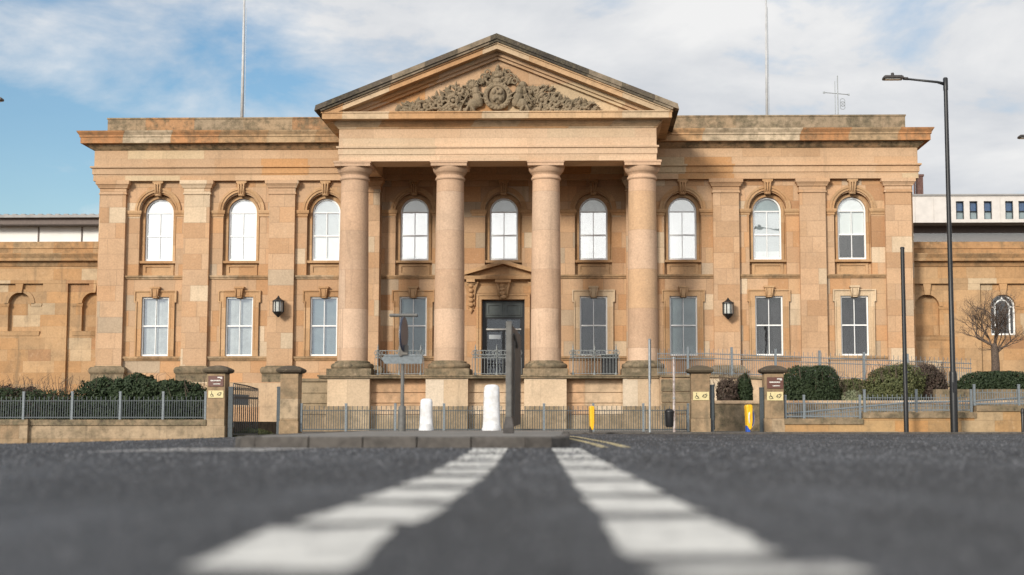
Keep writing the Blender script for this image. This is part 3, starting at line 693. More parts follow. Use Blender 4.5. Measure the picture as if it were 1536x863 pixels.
d = MB(); d.box(-.74, .74, .27, .30, 4.26, 4.32); d.build('light_rail', M['sign_white'], dr)
d = MB(); d.box(-.62, -.12, .322, .33, 3.88, 4.06); d.build('notice', M['grey_blind'], dr)

# portico --------------------------------------------------
PX = [-5.73, -1.91, 1.91, 5.73]; PYC = -3.7
cm = MB(); cm.lathe(0, PYC, [(.60, 2.76), (.60, 3.4), (.597, 4.6), (.585, 6.0), (.57, 7.4), (.553, 8.8), (.54, 9.95)], 48)
col0 = cm.build('column', M['column'], CH)
c = MB()
c.lathe(0, PYC, [(.54, 9.93), (.575, 9.95), (.595, 9.99), (.595, 10.02), (.575, 10.06), (.548, 10.07), (.548, 10.16), (.575, 10.17), (.575, 10.20), (.60, 10.21), (.645, 10.27), (.68, 10.34), (.70, 10.41), (.70, 10.445)], 48)
c.box(-.71, .71, PYC-.71, PYC+.71, 10.44, 10.56); c.box(-.74, .74, PYC-.74, PYC+.74, 10.56, 10.639)
c.build('capital', M['column'], col0)
c = MB(); c.lathe(0, PYC, [(.78, 2.44), (.82, 2.47), (.845, 2.53), (.845, 2.58), (.81, 2.64), (.74, 2.67), (.70, 2.675), (.69, 2.69), (.70, 2.72), (.68, 2.74), (.60, 2.765)], 48)
c.box(-.87, .87, PYC-.87, PYC+.87, 2.19, 2.44)
c.build('column_base', M['mossy'], col0)
c = MB(); c.box(-.82, .82, PYC-.85, PYC+.6, .98, 2.045)
c.build('pedestal', M['cream'], col0)
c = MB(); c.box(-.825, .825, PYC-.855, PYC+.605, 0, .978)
c.build('pedestal_plinth', M['dirty_shaded'], col0)
for i, x in enumerate(PX):
    if i == 0: col0.location = (x, 0, 0)
    else: dup(col0, CH, (x, 0, 0))
m = MB()
m.box(-6.55, 6.55, PYC-.55, 0, 2.03, 2.185)                                       # porch floor
m.loft(-6.55, 6.55, PYC-.6, PYC-.3, [(2.045, .30), (2.06, .33), (2.12, .34), (2.13, .38), (2.186, .38)])
pf = m.build('porch_floor', M['mossy'], CH)
m = MB()
for z0, z1 in ((.68, 1.08), (1.12, 1.49), (1.53, 2.045)): m.box(-6.2, 6.2, PYC-.42, PYC, z0, z1)
MB().box(-6.2, 6.2, PYC-.43, PYC, 0, .64).build('porch_plinth', M['dirty_shaded'], CH)
m.box(-6.18, 6.18, PYC-.36, PYC, 0, 2.04)
m.box(-6.3, -5.9, PYC, -.3, 0, 2.0); m.box(5.9, 6.3, PYC, -.3, 0, 2.0)
m.build('porch_wall', M['base_stone'], CH)
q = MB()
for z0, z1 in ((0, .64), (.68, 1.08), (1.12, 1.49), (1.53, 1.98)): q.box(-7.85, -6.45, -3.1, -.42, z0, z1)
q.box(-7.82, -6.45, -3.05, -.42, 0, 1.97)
q.build('stair_wall', M['dirty_shaded'], CH)  # the dark stone puts this wall's shade into its colour
MB().box(-7.93, -6.6, -3.18, -.42, 1.98, 2.10).build('coping', M['mossy'], CH)
# entablature
EY = -4.3
e = MB()
for bxm in ((-6.28, 6.28, EY, EY+1.2), (-6.28, -5.1, EY+1.2, .1), (5.1, 6.28, EY+1.2, .1)): e.box(bxm[0], bxm[1], bxm[2], bxm[3], 10.64, 11.31)
e.loft(-6.28, 6.28, EY, .1, [(11.30, .0), (11.94, .0)])
e.loft(-6.28, 6.28, EY, EY+.2, [(10.90, .0), (10.91, .03), (11.14, .03), (11.16, .09), (11.23, .10), (11.24, .005), (11.31, .005)])
e.build('porch_entablature', M['porch_frieze'], CH)
e = MB(); e.loft(-6.28, 6.28, EY, .1, [(11.94, .03), (12.0, .06), (12.1, .18), (12.2, .24), (12.22, .24)])
e.build('bed_moulding', M['corona'], CH)
e = MB(); e.loft(-6.28, 6.28, EY, .1, [(12.22, .58), (12.44, .58), (12.45, .62), (12.50, .62)])
e.build('cornice', M['corona'], CH)
# gable
AP, SL = 15.56, .4008
def chev(t0, t1, xe0, zc=12.503):
    x1 = (AP-t1-zc)/SL
    if xe0: return [(-x1, zc), (-xe0, AP-t0-SL*xe0), (0, AP-t0), (xe0, AP-t0-SL*xe0), (x1, zc), (0, AP-t1)]
    x0 = (AP-t0-zc)/SL
    return [(-x0, zc), (0, AP-t0), (x0, zc), (x1, zc), (0, AP-t1), (-x1, zc)][::-1]
gb = MB(); x0 = (AP-.5-12.503)/SL
gb.plate([(-x0, 12.502), (x0, 12.502), (0, AP-.5)], [], EY+.10, .8)
gable = gb.build('gable', M['frieze'], CH)
g1 = MB(); g1.plate(chev(0, .20, 7.08), [], EY-.80, 4.0); g1.plate(chev(.0, .30, 7.02), [], EY-.74, 3.9); g1.build('gable_roof_edge', M['sima'], CH)
g1 = MB(); g1.plate(chev(.30, .56, 0), [], EY-.60, 1.0); g1.plate(chev(.30, .36, 0), [], EY-.66, 1.0); g1.build('raking_cornice', M['corona'], CH)
g1 = MB(); g1.plate(chev(.56, .72, 0), [], EY-.20, .9); g1.plate(chev(.72, .84, 0), [], EY-.08, .9); g1.build('raking_moulding', M['frieze'], CH)
g1 = MB(); g1.box(-6.1, -5.6, -2.5, -1.5, 12.9, 13.55); g1.box(5.6, 6.1, -2.5, -1.5, 12.9, 13.55); g1.build('gutter_block', M['parapet'], CH)

# carved coat of arms filling the gable
rl = MB(); rr = random.Random(11); ZB, RY = 12.52, EY+.10
def leaf(x, z, w, l, tilt, lean, d):
    "a pointed carved leaf with a raised midrib"
    ct, st = math.cos(tilt), math.sin(tilt)
    def P(a, b, y): return (x + a*ct + b*st, RY-d-y, z - a*st + b*ct)
    pts = [P(0, -l*.5, 0), P(-w, -l*.05, .01), P(-w*.7, l*.25, .02+lean*.5), P(0, l*.6, lean), P(w*.7, l*.25, .02+lean*.5), P(w, -l*.05, .01), P(0, 0, .055), P(0, l*.25, .045+lean*.6)]
    bk = [P(0, -l*.5, -.06), P(-w*.8, 0, -.07), P(0, l*.5, lean-.07), P(w*.8, 0, -.07)]
    rl._add(pts+bk, [(0, 6, 1), (1, 6, 7, 2), (2, 7, 3), (0, 5, 6), (6, 5, 4, 7), (7, 4, 3), (0, 1, 9, 8), (1, 2, 3, 10, 9), (3, 4, 5, 11, 10), (5, 0, 8, 11), (8, 9, 10, 11)])
def E(x, z, rx, rz, ry=.16, tilt=0, d=.05): rl.ell((x, RY-d, z), (rx, ry, rz), Euler((0, tilt, 0)), 10, 7)
E(0, 13.22, .34, .42, .24, d=.14); rl.ring((0, RY-.22, 13.22), .44, .07, n=26); rl.ring((0, RY-.2, 13.22), .52, .05, n=26)
for k in range(22):
    a = 2*math.pi*k/22; E(.47*math.cos(a), 13.22+.50*math.sin(a), .07, .07, .1, d=.2)
for dx, dz in ((-.13, .14), (.13, .14), (-.13, -.14), (.13, -.14)): E(dx, 13.22+dz, .09, .11, .07, d=.36)      # quarters of the shield
for z in (12.9, 13.1, 13.3, 13.5): E(rr.uniform(-.05, .05), z, .05, .05, .05, d=.4)
E(0, 13.82, .2, .16, .22, d=.12); E(0, 14.02, .17, .1, .2, d=.14)                                                # helm and crown
for k in range(-3, 4): E(k*.065, 14.14+.03*math.cos(k), .035, .11, .07, d=.2)
E(0, 14.30, .10, .13, .14, d=.14); E(.02, 14.42, .07, .08, .1, d=.16)                                            # crest beast
for s in (-1, 1):                                                                                               # mantling scrolls
    for k in range(26):
        a = rr.uniform(.15, 1.5); r = rr.uniform(.25, .78)
        leaf(s*r*math.cos(a)*1.0, 13.68+r*math.sin(a)*.75, rr.uniform(.05, .08), rr.uniform(.18, .32), s*rr.uniform(-.2, 1.6), rr.uniform(0, .1), rr.uniform(.04, .18))
    for c_ in ((.55, 14.0, .12), (.68, 13.82, .1), (.4, 14.2, .1)): rl.ring((s*c_[0], RY-.16, c_[1]), c_[2], .035, n=12)
# rearing lion (left) and unicorn (right)
for s, uni in ((-1, 0), (1, 1)):
    b = [(.78, 13.12, .20, .36, .35), (.95, 12.92, .26, .22, .2), (.86, 13.42, .17, .24, .1), (1.0, 13.66, .17, .17, 0), (.86, 13.62, .08, .07, 0), (.62, 13.32, .05, .2, 1.0), (.6, 13.12, .05, .18, 1.2),
         (.98, 12.72, .09, .22, .5), (1.2, 12.70, .08, .22, -.4), (1.28, 13.05, .05, .28, -.5), (1.36, 13.36, .08, .1, 0)]
    for x, z, rx, rz, tl in b: E(s*x, z, rx, rz, .2, s*tl, d=.13)
    if uni: E(.80, 13.92, .025, .2, .05, -.5, d=.2); E(1.08, 13.5, .08, .26, .16, -.2, d=.14)
    else:
        for k in range(14): a = 2*math.pi*k/14; E(-1.0+.2*math.cos(a), 13.64+.2*math.sin(a), .07, .07, .14, d=.14)
# trailing leaves and flowers out to the corners
for s in (-1, 1):
    for k in range(210):
        x = 4.0 - 3.0*rr.random()**.8; hmax = .18 + (4.05-x)*.36 + .12*math.sin(x*4)
        z = ZB + .04 + hmax*rr.random()**.9
        leaf(s*x, z, rr.uniform(.045, .085), rr.uniform(.20, .42), s*rr.uniform(-.4, 2.0), rr.uniform(-.03, .10), rr.uniform(.02, .20))
    for x, z, r in ((1.75, 13.05, .2), (2.3, 13.0, .15), (1.5, 13.45, .13), (2.75, 12.8, .14), (3.2, 12.72, .1), (2.0, 12.7, .14)):
        rl.ring((s*x, RY-.17, z), r*.8, .04, n=12); E(s*x, z, r*.45, r*.45, .1, d=.18)
        for q in range(7): a = 2*math.pi*q/7; E(s*x+r*math.cos(a), z+r*math.sin(a), .06, .06, .08, d=.15)
rl.box(-3.9, 3.9, RY-.12, RY, ZB, ZB+.06)
ro = rl.build('coat_of_arms', M['relief'], CH)
md = ro.modifiers.new('fuse', 'REMESH'); md.mode = 'VOXEL'; md.voxel_size = .0115; md.use_smooth_shade = False

# porch railings (between the columns, on the porch edge)
def porch_rail(label, x0, x1, nposts):
    t = thing('balustrade', label, 'railing', (X0, YW+PYC-.42, 2.19), 0, 'porch railings')
    b = MB(); n = int((x1-x0)/.115)
    for k in range(n+1):
        x = x0+(x1-x0)*k/n; b.tube([(x, 0, .06), (x, 0, .68)], .011, 5)
    for z in (.06, .68, .80, .97): b.box(x0, x1, -.016, .016, z-.012, z+.012)
    nr = int((x1-x0)/.24)
    for k in range(nr): b.ring((x0+(k+.5)*(x1-x0)/nr, 0, .885), .075, .011, n=12, m=5)
    for k in range(n): b.ring((x0+(k+.5)*(x1-x0)/n, 0, .74), .045, .009, n=8, m=4)
    b.build('rail_panel', M['porch_iron'], t)
    for k in range(nposts):
        x = x0+(x1-x0)*(k+.5)/nposts if nposts < 3 else x0+.12+(x1-x0-.24)*k/(nposts-1)
        q = MB(); q.lathe(0, -.03, [(.055, 0), (.06, .05), (.03, .12), (.022, .2), (.022, .95), (.04, .97), (.04, 1.0), (.018, 1.03), (.03, 1.08), (.018, 1.13), (.005, 1.22)], 10)
        for s in (-1, 1): q.ring((s*.085, -.03, .87), .06, .012, n=10, m=5); q.ring((s*.06, -.03, .75), .04, .01, n=8, m=5)
        q.build('post', M['porch_iron'], t, (x, 0, 0))
    return t
porch_rail('ornate iron railing on porch edge left of entrance behind the disc sign', -4.78, -2.86, 3)
porch_rail('ornate iron railing on porch edge in front of the entrance door', -.96, .96, 3)
porch_rail('ornate iron railing on porch edge right of entrance with black box behind it', 2.86, 4.78, 3)
b = thing('storage_box', 'black box standing on porch behind railing right of entrance', 'box', (X0+4.42, YW-3.5, 2.19))
q = MB(); q.box(-.32, .32, -.2, .2, 0, .78); q.build('box_body', M['black_iron'], b, bev=.02)
q = MB(); q.box(-.34, .34, -.22, .22, .78, .84); q.build('lid', M['black_iron'], b, bev=.015)

# wall lanterns
def lantern(x, z, label):
    t = thing('wall_lantern', label, 'lantern', (X0+x, YW-.20, z), 0, 'lanterns on the pilasters')
    b = MB(); b.box(-.07, .07, -.04, .0, -.2, .3); b.tube([(0, 0, -.16), (0, -.2, -.24), (0, -.38, -.3)], .022, 6); b.tube([(0, 0, .2), (0, -.38, .34)], .015, 6)
    b.build('wall_bracket', M['black_iron'], t)
    b = MB(); cy = -.38
    b.lathe(0, cy, [(.21, -.22), (.23, -.2), (.2, -.26), (.08, -.38), (.015, -.44)][::-1], 8, False)
    b.lathe(0, cy, [(.26, .23), (.25, .27), (.12, .34), (.06, .4), (.012, .48)], 8, False)
    for k in range(8):
        a = math.pi*(k+.5)/4; b.tube([(.225*math.cos(a), cy+.225*math.sin(a), -.22), (.225*math.cos(a), cy+.225*math.sin(a), .25)], .02, 5)
    b.build('lantern_frame', M['black_iron'], t)
    b = MB(); b.lathe(0, cy, [(.19, -.2), (.20, 0), (.19, .23)], 8, False); b.build('lantern_glass', M['lantern_glass'], t)
lantern(-9.41, U(413, 461, 57.5)[1], 'black glass lantern on pilaster left of the columns')
lantern(9.41, U(1091, 464, 57.5)[1], 'black glass lantern on pilaster right of the columns')

# ------------------------------------------------------------------ wings and buildings behind
YN = 59.2
def W(px, py): return U(px, py, YN)
def wing(name_lbl, x_in, x_out, cxs, hw, ztop, zsp_y, sill_py, pil, win_idx, pxr):
    s = 1 if x_out > x_in else -1; lo, hi = min(x_in, x_out), max(x_in, x_out)
    t = thing('side_wing', name_lbl, 'building', ((lo+hi)/2, YN, 0), 0, 'low wings beside the courthouse'); o = (-(lo+hi)/2, 0, 0)
    zf0, zf1 = W(pxr, 426)[1], W(pxr, 401)[1]
    zc0, zc1, zp = W(pxr, 393)[1], W(pxr, 382)[1], W(pxr, 362)[1]
    zs = ztop-hw; zsill = W(pxr, sill_py)[1]
    w = MB(); w.plate(rect(lo, hi, 0, zf0), [arch(hw, zsill, zs, hw, 16, c_) for c_ in cxs], 0, .3)
    w.box(lo, hi, .3, 12, 0, .1); w.box(lo, hi, .5, 12, zf0, zc1); 
    w.build('wall', M['wing'], t, o)
    for i, c_ in enumerate(cxs):
        if i not in win_idx: MB().box(c_-hw-.05, c_+hw+.05, .20, .28, zsill-.1, ztop+.1).build('blind_arch', M['wing'], t, o)
    e_ = MB(); e_.loft(lo, hi, 0, .6, [(zf0, .16), (zf1, .16), (zf1+.01, .2)]); e_.build('frieze', M['wing'], t, o)
    e_ = MB(); e_.loft(lo+.4, hi-.4, 0, 12, [(zf1+.01, .18), (zc0-.02, .26), (zc0, .44), (zc0+.12, .44), (zc1-.04, .52), (zc1, .52)]); e_.loft(lo, hi, .2, 11, [(zc1, 0), (zp-.3, 0), (zp-.29, .04), (zp, .04)])
    e_.build('cornice', M['wing_cornice'], t, o)
    for c_ in cxs:
        d_ = MB()
        d_.plate(archring(hw, hw+.16, zs, 18, c_), [], -.05, .01)
        d_.plate([(c_-.11, ztop-.02), (c_+.11, ztop-.02), (c_+.17, zf0), (c_-.17, zf0)], [], -.14, .02)
        for sx in (-1, 1): a, b = sorted((c_+sx*hw, c_+sx*(hw+.42))); d_.loft(a, b, 0, .02, [(zs-.12, .02), (zs-.02, .05), (zs+.02, .05)])
        MB().loft(c_-hw-.35, c_+hw+.35, 0, .02, [(zsill-.2, .03), (zsill-.02, .07), (zsill, .08)]).build('sill', M['wing'], t, o)
        d_.build('arch_surround', M['wing'], t, o)
    for a, b in pil:
        q = MB(); q.box(a, b, -.15, .02, 0, zf0); q.build('pilaster', M['wing'], t, o)
    for i in win_idx:
        c_ = cxs[i]
        f_ = MB(); f_.plate(arch(hw, zsill, zs, hw, 16, c_), [arch(hw-.07, zsill+.08, zs, hw-.07, 16, c_)], .12, .2)
        f_.plate(archring(hw*.52, hw*.52+.06, zs, 14, c_), [], .13, .19); f_.box(c_-.03, c_+.03, .13, .19, zs+hw*.55, ztop)
        for sx in (-1, 1): xx = c_+sx*(hw*.52+.03); f_.box(xx-.03, xx+.03, .13, .19, zsill, zs); a, b = sorted((c_+sx*hw*.55, c_+sx*hw)); f_.box(a, b, .13, .19, zs-.03, zs+.03)
        wn = f_.build('window', M['white_paint'], t, o)
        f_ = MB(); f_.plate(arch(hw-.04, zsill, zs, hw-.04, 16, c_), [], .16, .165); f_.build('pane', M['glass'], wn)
        f_ = MB(); f_.box(c_-hw-.1, c_+hw+.1, .7, .75, zsill-.2, ztop+.2); f_.build('room_interior', M['interior'], wn)
    return t
px2x = lambda p: U(p, 450, YN)[0]
cl = [px2x(30), px2x(30)+3.22, px2x(30)-3.22, px2x(30)-6.44]
wing('low sandstone wing left of the courthouse with blind arches', X0-17.2, X0-17.2-16, cl, .50, W(30, 439)[1], 0, 497,
     [(px2x(66), px2x(103)), (px2x(66)-3.2, px2x(103)-3.2), (px2x(66)-6.4, px2x(103)-6.4)], [], 60)
cr_ = [px2x(1390), px2x(1504), px2x(1504)+3.26, px2x(1504)+6.5]
wing('low sandstone wing right of the courthouse with one white barred arched window', X0+17.2, X0+17.2+16, cr_, .53, W(1504, 442)[1], 0, 503,
     [(px2x(1427), px2x(1469)), (px2x(1427)+3.26, px2x(1469)+3.26), (px2x(1427)+6.5, px2x(1469)+6.5)], [1, 2, 3], 1480)

# modern block behind, right
YM = 82
mz = lambda p: U(1450, p, YM)[1]; mx = lambda p: U(p, 315, YM)[0]
t = thing('office_building', 'pale modern block behind right wing with row of narrow blue windows', 'building', (mx(1500), YM, 0)); o = (-mx(1500), 0, 0)
cent = [1440, 1460.5, 1482, 1514, 1534, 1555, 1590]
w = MB(); w.plate(rect(mx(1340), mx(1700), mz(334), mz(294)), [rect(mx(c_-6), mx(c_+6), mz(329), mz(302)) for c_ in cent], 0, .4); w.box(mx(1340), mx(1700), .6, 12, mz(334), mz(295)); 
for p in (1372, 1400, 1425, 1500, 1572): w.box(mx(p)-.02, mx(p)+.02, -.03, 0, mz(334), mz(296))
w.build('wall', M['concrete'], t, o)
w = MB(); w.box(mx(1340), mx(1700), -.08, 12, mz(294), mz(291.5)); w.build('roof', M['roof_grey'], t, o)
w = MB(); w.box(mx(1340), mx(1700), 1.5, 12, mz(420), mz(334)); w.build('recessed_floor', M['soffit'], t, o)
w = MB(); w.box(mx(1340), mx(1700), 1.42, 1.45, mz(362), mz(345)); w.build('window_band', M['glass'], t, o)
for c_ in cent:
    f_ = MB(); f_.plate(rect(mx(c_-6), mx(c_+6), mz(329), mz(302)), [rect(mx(c_-5.2), mx(c_+5.2), mz(328.3), mz(302.8))], .1, .2); f_.box(mx(c_-6), mx(c_+6), .1, .2, mz(317), mz(316.3)); wn = f_.build('window', M['black_iron'], t, o)
    f_ = MB(); f_.box(mx(c_-6), mx(c_+6), .25, .3, mz(316.5), mz(302)); f_.build('pane', plain('blue_pane', (.05, .10, .20), .1) if 'bp' not in M else M['bp'], wn)
    f_ = MB(); f_.box(mx(c_-6), mx(c_+6), .24, .29, mz(329), mz(316.5)); f_.build('pane', M['teal_blind_sky'], wn)
for p in (1485, 1520):
    f_ = MB(); f_.tube([(mx(p), 2, mz(292)), (mx(p), 2, mz(286))], .04, 5); f_.tube([(mx(p)-.3, 2, mz(286)), (mx(p)+.3, 2, mz(287))], .04, 5); f_.build('roof_vent', M['galv'], t, o)
w = MB(); xx = U(1379, 280, 97)[0]; z0, z1 = U(1379, 300, 97)[1], U(1379, 266, 97)[1]
w.box(-.2, .2, -.3, .3, z0-8, z1); w.box(-.26, .26, -.36, .36, z1, z1+.15); w.lathe(-.35, 0, [(.06, z0-8), (.06, z1+.1)], 8)
tag(w.build('chimney_stack', M['chimney'], None, (xx, 97, 0)), 'dark chimney stack just past the courthouse right corner', 'chimney')
# glazed block behind, left
YL = 78
lz = lambda p: U(70, p, YL)[1]; lx = lambda p: U(p, 350, YL)[0]
t = thing('flat_roofed_building', 'flat roofed modern building with white panels behind the left wing', 'building', (lx(60), YL, 0)); o = (-lx(60), 0, 0)
w = MB(); w.box(lx(-260), lx(200), 0, 14, lz(460), lz(340))
w.build('wall', M['pale_panel'], t, o)
w = MB()
for p in (-200, -135, -70, -6.5, 58, 123, 188): w.box(lx(p)-.035, lx(p)+.035, -.05, .0, lz(400), lz(341))
w.build('mullion', M['soffit'], t, o)
w = MB(); w.box(lx(-260), lx(200), -.9, 14, lz(340), lz(331)); w.build('fascia', M['soffit'], t, o)
w = MB(); w.box(lx(-260), lx(200), -1.2, 14, lz(331), lz(327))
for k_ in range(36): p = -250+12.7*k_; w.box(lx(p), lx(p+6), -1.1, 13, lz(327), lz(325.3))
w.build('roof', M['roof_grey'], t, o)

# masts on the courthouse roof
def mast(label, px0, px1, r, name, cat):
    x0_, z0_ = U(px0, 172, 62); x1_, z1_ = U(px1, -60, 62)
    t = MB(); t.tube([(0, 0, -.7), (0, 0, 2), (x1_-x0_, 0, z1_-z0_)], [r, r*.85, r*.5], 10)
    o = thing(name, label, cat, (x0_, 62, z0_)); t.build('pole', M['grey_paint'], o)
    t = MB(); t.lathe(0, 0, [(r*2.4, -.7), (r*2.4, -.5), (r*1.2, -.45)], 12); t.build('pole_base', M['galv'], o); 
    t = MB(); t.tube([(r*1.6, 0, .0), (r*1.3, 0, 5)], .012, 5); t.build('halyard', M['galv'], o)
mast('tall white flagpole on the roof left of the gable', 363, 367.5, .078, 'flagpole', 'flagpole')
mast('slim white mast on the roof right of the gable', 1150.5, 1148.5, .065, 'mast', 'mast')
x_, z_ = U(1257, 172, 62)
o = thing('aerial', 'thin radio aerial with crossbar on the roof near the right end', 'aerial', (x_, 62, z_))
q = MB(); q.tube([(0, 0, -.7), (0, 0, 1.8)], .028, 6); q.tube([(-.12, 0, -.6), (-.12, 0, 1.55)], .018, 6); q.build('pole', M['galv'], o)
q = MB(); q.tube([(-.6, 0, 1.02), (.5, 0, .92)], .02, 6); q.box(-.66, -.58, -.03, .03, .98, 1.06); q.box(.46, .54, -.03, .03, .88, .96); q.build('crossbar', M['galv'], o)
q = MB()
for k_ in range(3): q.ring((.22, 0, .35+k_*.14), .11, .016, n=12, m=5)
q.build('antenna_loop', M['galv'], o)

# ------------------------------------------------------------------ street boundary
YF = 43.0
def gate_pillar(px0, px1, label, zb):
    x0_, x1_ = U(px0, 600, YF)[0], U(px1, 600, YF)[0]; hw = (x1_-x0_)/2
    zt = U(px0, 561, YF)[1]
    t = thing('gate_pillar', label, 'gate pillar', ((x0_+x1_)/2, YF+hw, zb), 0, 'stone gate pillars'); h = zt-zb
    b = MB(); b.box(-hw, hw, -hw, hw, .42, h); b.build('shaft', M['gate_stone'], t, bev=.012)
    b = MB(); b.box(-hw-.02, hw+.02, -hw-.02, hw+.02, -.3, .42); b.build('plinth', M['gate_stone'], t, bev=.015)
    b = MB(); b.loft(-hw, hw, -hw, hw, [(h, .0), (h+.04, .03)]); cs = [(h+.03, .05), (h+.06, .10), (h+.11, .125), (h+.15, .11), (h+.19, .04), (h+.24, -.06), (h+.27, -.2)]
    for za, oa in [(0, 0)]:
        vs_ = []; fs = []
        for z, o_ in cs: w_ = hw+o_; vs_ += [(-w_, -w_, z), (w_, -w_, z), (w_, w_, z), (-w_, w_, z)]
        for i in range(len(cs)-1):
            for k_ in range(4): a = i*4+k_; c_ = i*4+(k_+1) % 4; fs.append((a, c_, c_+4, a+4))
        fs.append((3, 2, 1, 0)); tt = (len(cs)-1)*4; fs.append((tt, tt+1, tt+2, tt+3)); b._add(vs_, fs)
    b.build('cap', M['cap'], t, bev=.012)
    return (x0_+x1_)/2, hw
def zg(px): x = U(px, 640, YF)[0]; return g(x, 42)+pave_h(x)
P1 = gate_pillar(310, 337, 'stone gate pillar furthest left with brown and cream signs', zg(323))
P2 = gate_pillar(420, 447, 'stone gate pillar without signs right of the left gate', zg(433))
P3 = gate_pillar(1037, 1065, 'stone gate pillar left of the right gateway with only a cream sign', zg(1051))
P4 = gate_pillar(1147, 1176, 'stone gate pillar right of the right gateway with brown sign above cream sign', zg(1161))
def brown_sign(px0, px1, py0, py1, label):
    (xa, za), (xb, zb) = U(px0, py1, YF), U(px1, py0, YF); w_, h = xb-xa, zb-za
    t = thing('sign', label, 'sign', ((xa+xb)/2, YF-.004, za), 0, 'brown signs on the gate pillars')
    b = MB(); b.box(-w_/2, w_/2, -.025, 0, 0, h); b.build('sign_board', M['sign_brown'], t, bev=.004)
    b = MB(); rr_ = random.Random(px0)
    def line(z, hh, x, xe):
        while x < xe: l = rr_.uniform(.02, .045); b.box(x, min(x+l, xe), -.03, -.0255, z, z+hh); x += l+.008
    line(h*.50, h*.11, -w_*.34, w_*.32); line(h*.20, h*.08, -w_*.15, w_*.30); line(h*.80, h*.10, w_*.12, w_*.42); b.box(w_*.30, w_*.42, -.03, -.0255, h*.72, h*.80)
    b.build('lettering', M['sign_white'], t)
def cream_sign(px0, px1, py0, py1, label):
    (xa, za), (xb, zb) = U(px0, py1, YF), U(px1, py0, YF); w_, h = xb-xa, zb-za
    t = thing('sign', label, 'sign', ((xa+xb)/2, YF-.004, za), 0, 'cream signs on the gate pillars')
    b = MB(); b.box(-w_/2, w_/2, -.02, 0, 0, h); b.build('sign_board', M['sign_cream'], t, bev=.004)
    b = MB(); x = -w_*.27; yy = -.024; s = h
    b.ring((x, yy, s*.36), s*.17, s*.03, n=16, m=5); b.tube([(x-s*.02, yy, s*.72), (x, yy, s*.45), (x+s*.16, yy, s*.45), (x+s*.22, yy, s*.22), (x+s*.30, yy, s*.22)], s*.04, 5); b.ell((x-s*.03, yy, s*.82), (s*.06, .004, s*.06))
    b.tube([(x+s*.3, yy, s*.55), (x+s*.3, yy, s*.56)], .004, 4)
    x = w_*.22
    b.ring((x, yy, s*.5), s*.2, s*.03, n=16, m=5); b.tube([(x-s*.3, yy, s*.4), (x-s*.08, yy, s*.55), (x+s*.1, yy, s*.36), (x+s*.34, yy, s*.62)], s*.03, 5); b.tube([(x+s*.08, yy, s*.72), (x+s*.3, yy, s*.74)], s*.04, 5)
    b.build('pictogram', M['sign_ink'], t)
brown_sign(312.5, 335.5, 564, 580, 'small brown sign high on the furthest left gate pillar'); cream_sign(312.5, 335.5, 586, 597, 'cream disabled access sign under the left brown sign')
brown_sign(1150.5, 1174.5, 566, 583, 'small brown sign high on the pillar right of the right gateway'); cream_sign(1150.5, 1174.5, 588, 601, 'cream disabled access sign beneath the right brown sign')
cream_sign(1039.5, 1063.5, 588, 600.5, 'cream disabled access sign alone on pillar left of the right gateway')

def low_wall(label, segs, mat, capmat, yw=.36):
    "segs: (x0, x1, z_bottom, z_top)"
    xs_ = [s[0] for s in segs]+[s[1] for s in segs]; cx_ = (min(xs_)+max(xs_))/2
    t = thing('boundary_wall', label, 'wall', (cx_, YF, 0), 0)
    for a, b_, z0, z1 in segs:
        b = MB(); b.box(a-cx_, b_-cx_, 0, yw, z0, z1-.18); b.build('wall_course', mat, t)
        b = MB(); b.box(a-cx_, b_-cx_, -.05, yw+.05, z1-.18, z1-.01); b.box(a-cx_, b_-cx_, -.03, yw+.03, z1-.01, z1); b.build('coping', capmat, t, bev=.01)
    return t
xl0, xl1, xl2 = U(-300, 640, YF)[0], U(44, 640, YF)[0], P1[0]-P1[1]
zcl = U(100, 629.5, YF)[1]
lw = low_wall('low stone wall under the fence left of the gate', [(xl1, xl2, -1.6, zcl)], M['gate_stone'], M['mossy'])
b = MB(); b.box(xl0-lw.location.x, xl1-.0-lw.location.x, -.14, .36, -1.9, zcl-.17); b.build('wall_course', M['gate_stone'], lw)
b = MB(); b.box(xl0-lw.location.x, xl1+.02-lw.location.x, -.18, .40, -.0+zcl-.17, zcl+.002); b.build('coping', M['mossy'], lw, bev=.01)
xr0, xr1, xr2 = P4[0]+P4[1], U(1295, 640, YF)[0], U(1465, 640, YF)[0]
zr1, zr1b, zr2 = U(1240, 628, YF)[1], U(1400, 618.5, YF)[1], U(1500, 608.5, YF)[1]
low_wall('low orange stone wall under the fence right of the right gate', [(xr0, xr1, -.3, zr1), (xr1, xr2, -.3, zr1b), (xr2, xr2+14, -.3, zr2)], M['yard_wall'], M['mossy'])

def fence(label, posts, zbase, h, mat, postmat, x_end=None, spacing=.075, ph=.13, yy=YF+.18):
    "posts: x positions; bars alternate tall and short under a top rail"
    x0_, x1_ = posts[0], posts[-1] if x_end is None else x_end
    t = thing('fence', label, 'fence', (x0_, yy, zbase), 0)
    b = MB(); n = int((x1_-x0_)/spacing)
    for k_ in range(n):
        x = (k_+.5)*spacing; top_ = h if k_ % 2 else h*.86
        b.box(x-.010, x+.010, -.007, .007, .03, top_)
    b.box(0, x1_-x0_, -.02, .02, .05, .085); b.box(0, x1_-x0_, -.018, .018, h*.80, h*.83)
    b.build('railings', mat, t)
    for p in posts:
        q = MB(); q.box(-.035, .035, -.035, .035, 0, h+ph); q.loft(-.035, .035, -.035, .035, [(h+ph, .008), (h+ph+.03, .0)]); q.build('post', postmat, t, (p-x0_, 0, 0))
    return t
fx = lambda p: U(p, 620, YF+.18)[0]
zt = U(100, 595, YF)[1]
fence('grey railings on the low wall left of the left gate', [fx(p) for p in (-110, -37, 35, 108, 180, 244.5, 308)], zcl, zt-zcl, M['iron'], M['pale_iron'])
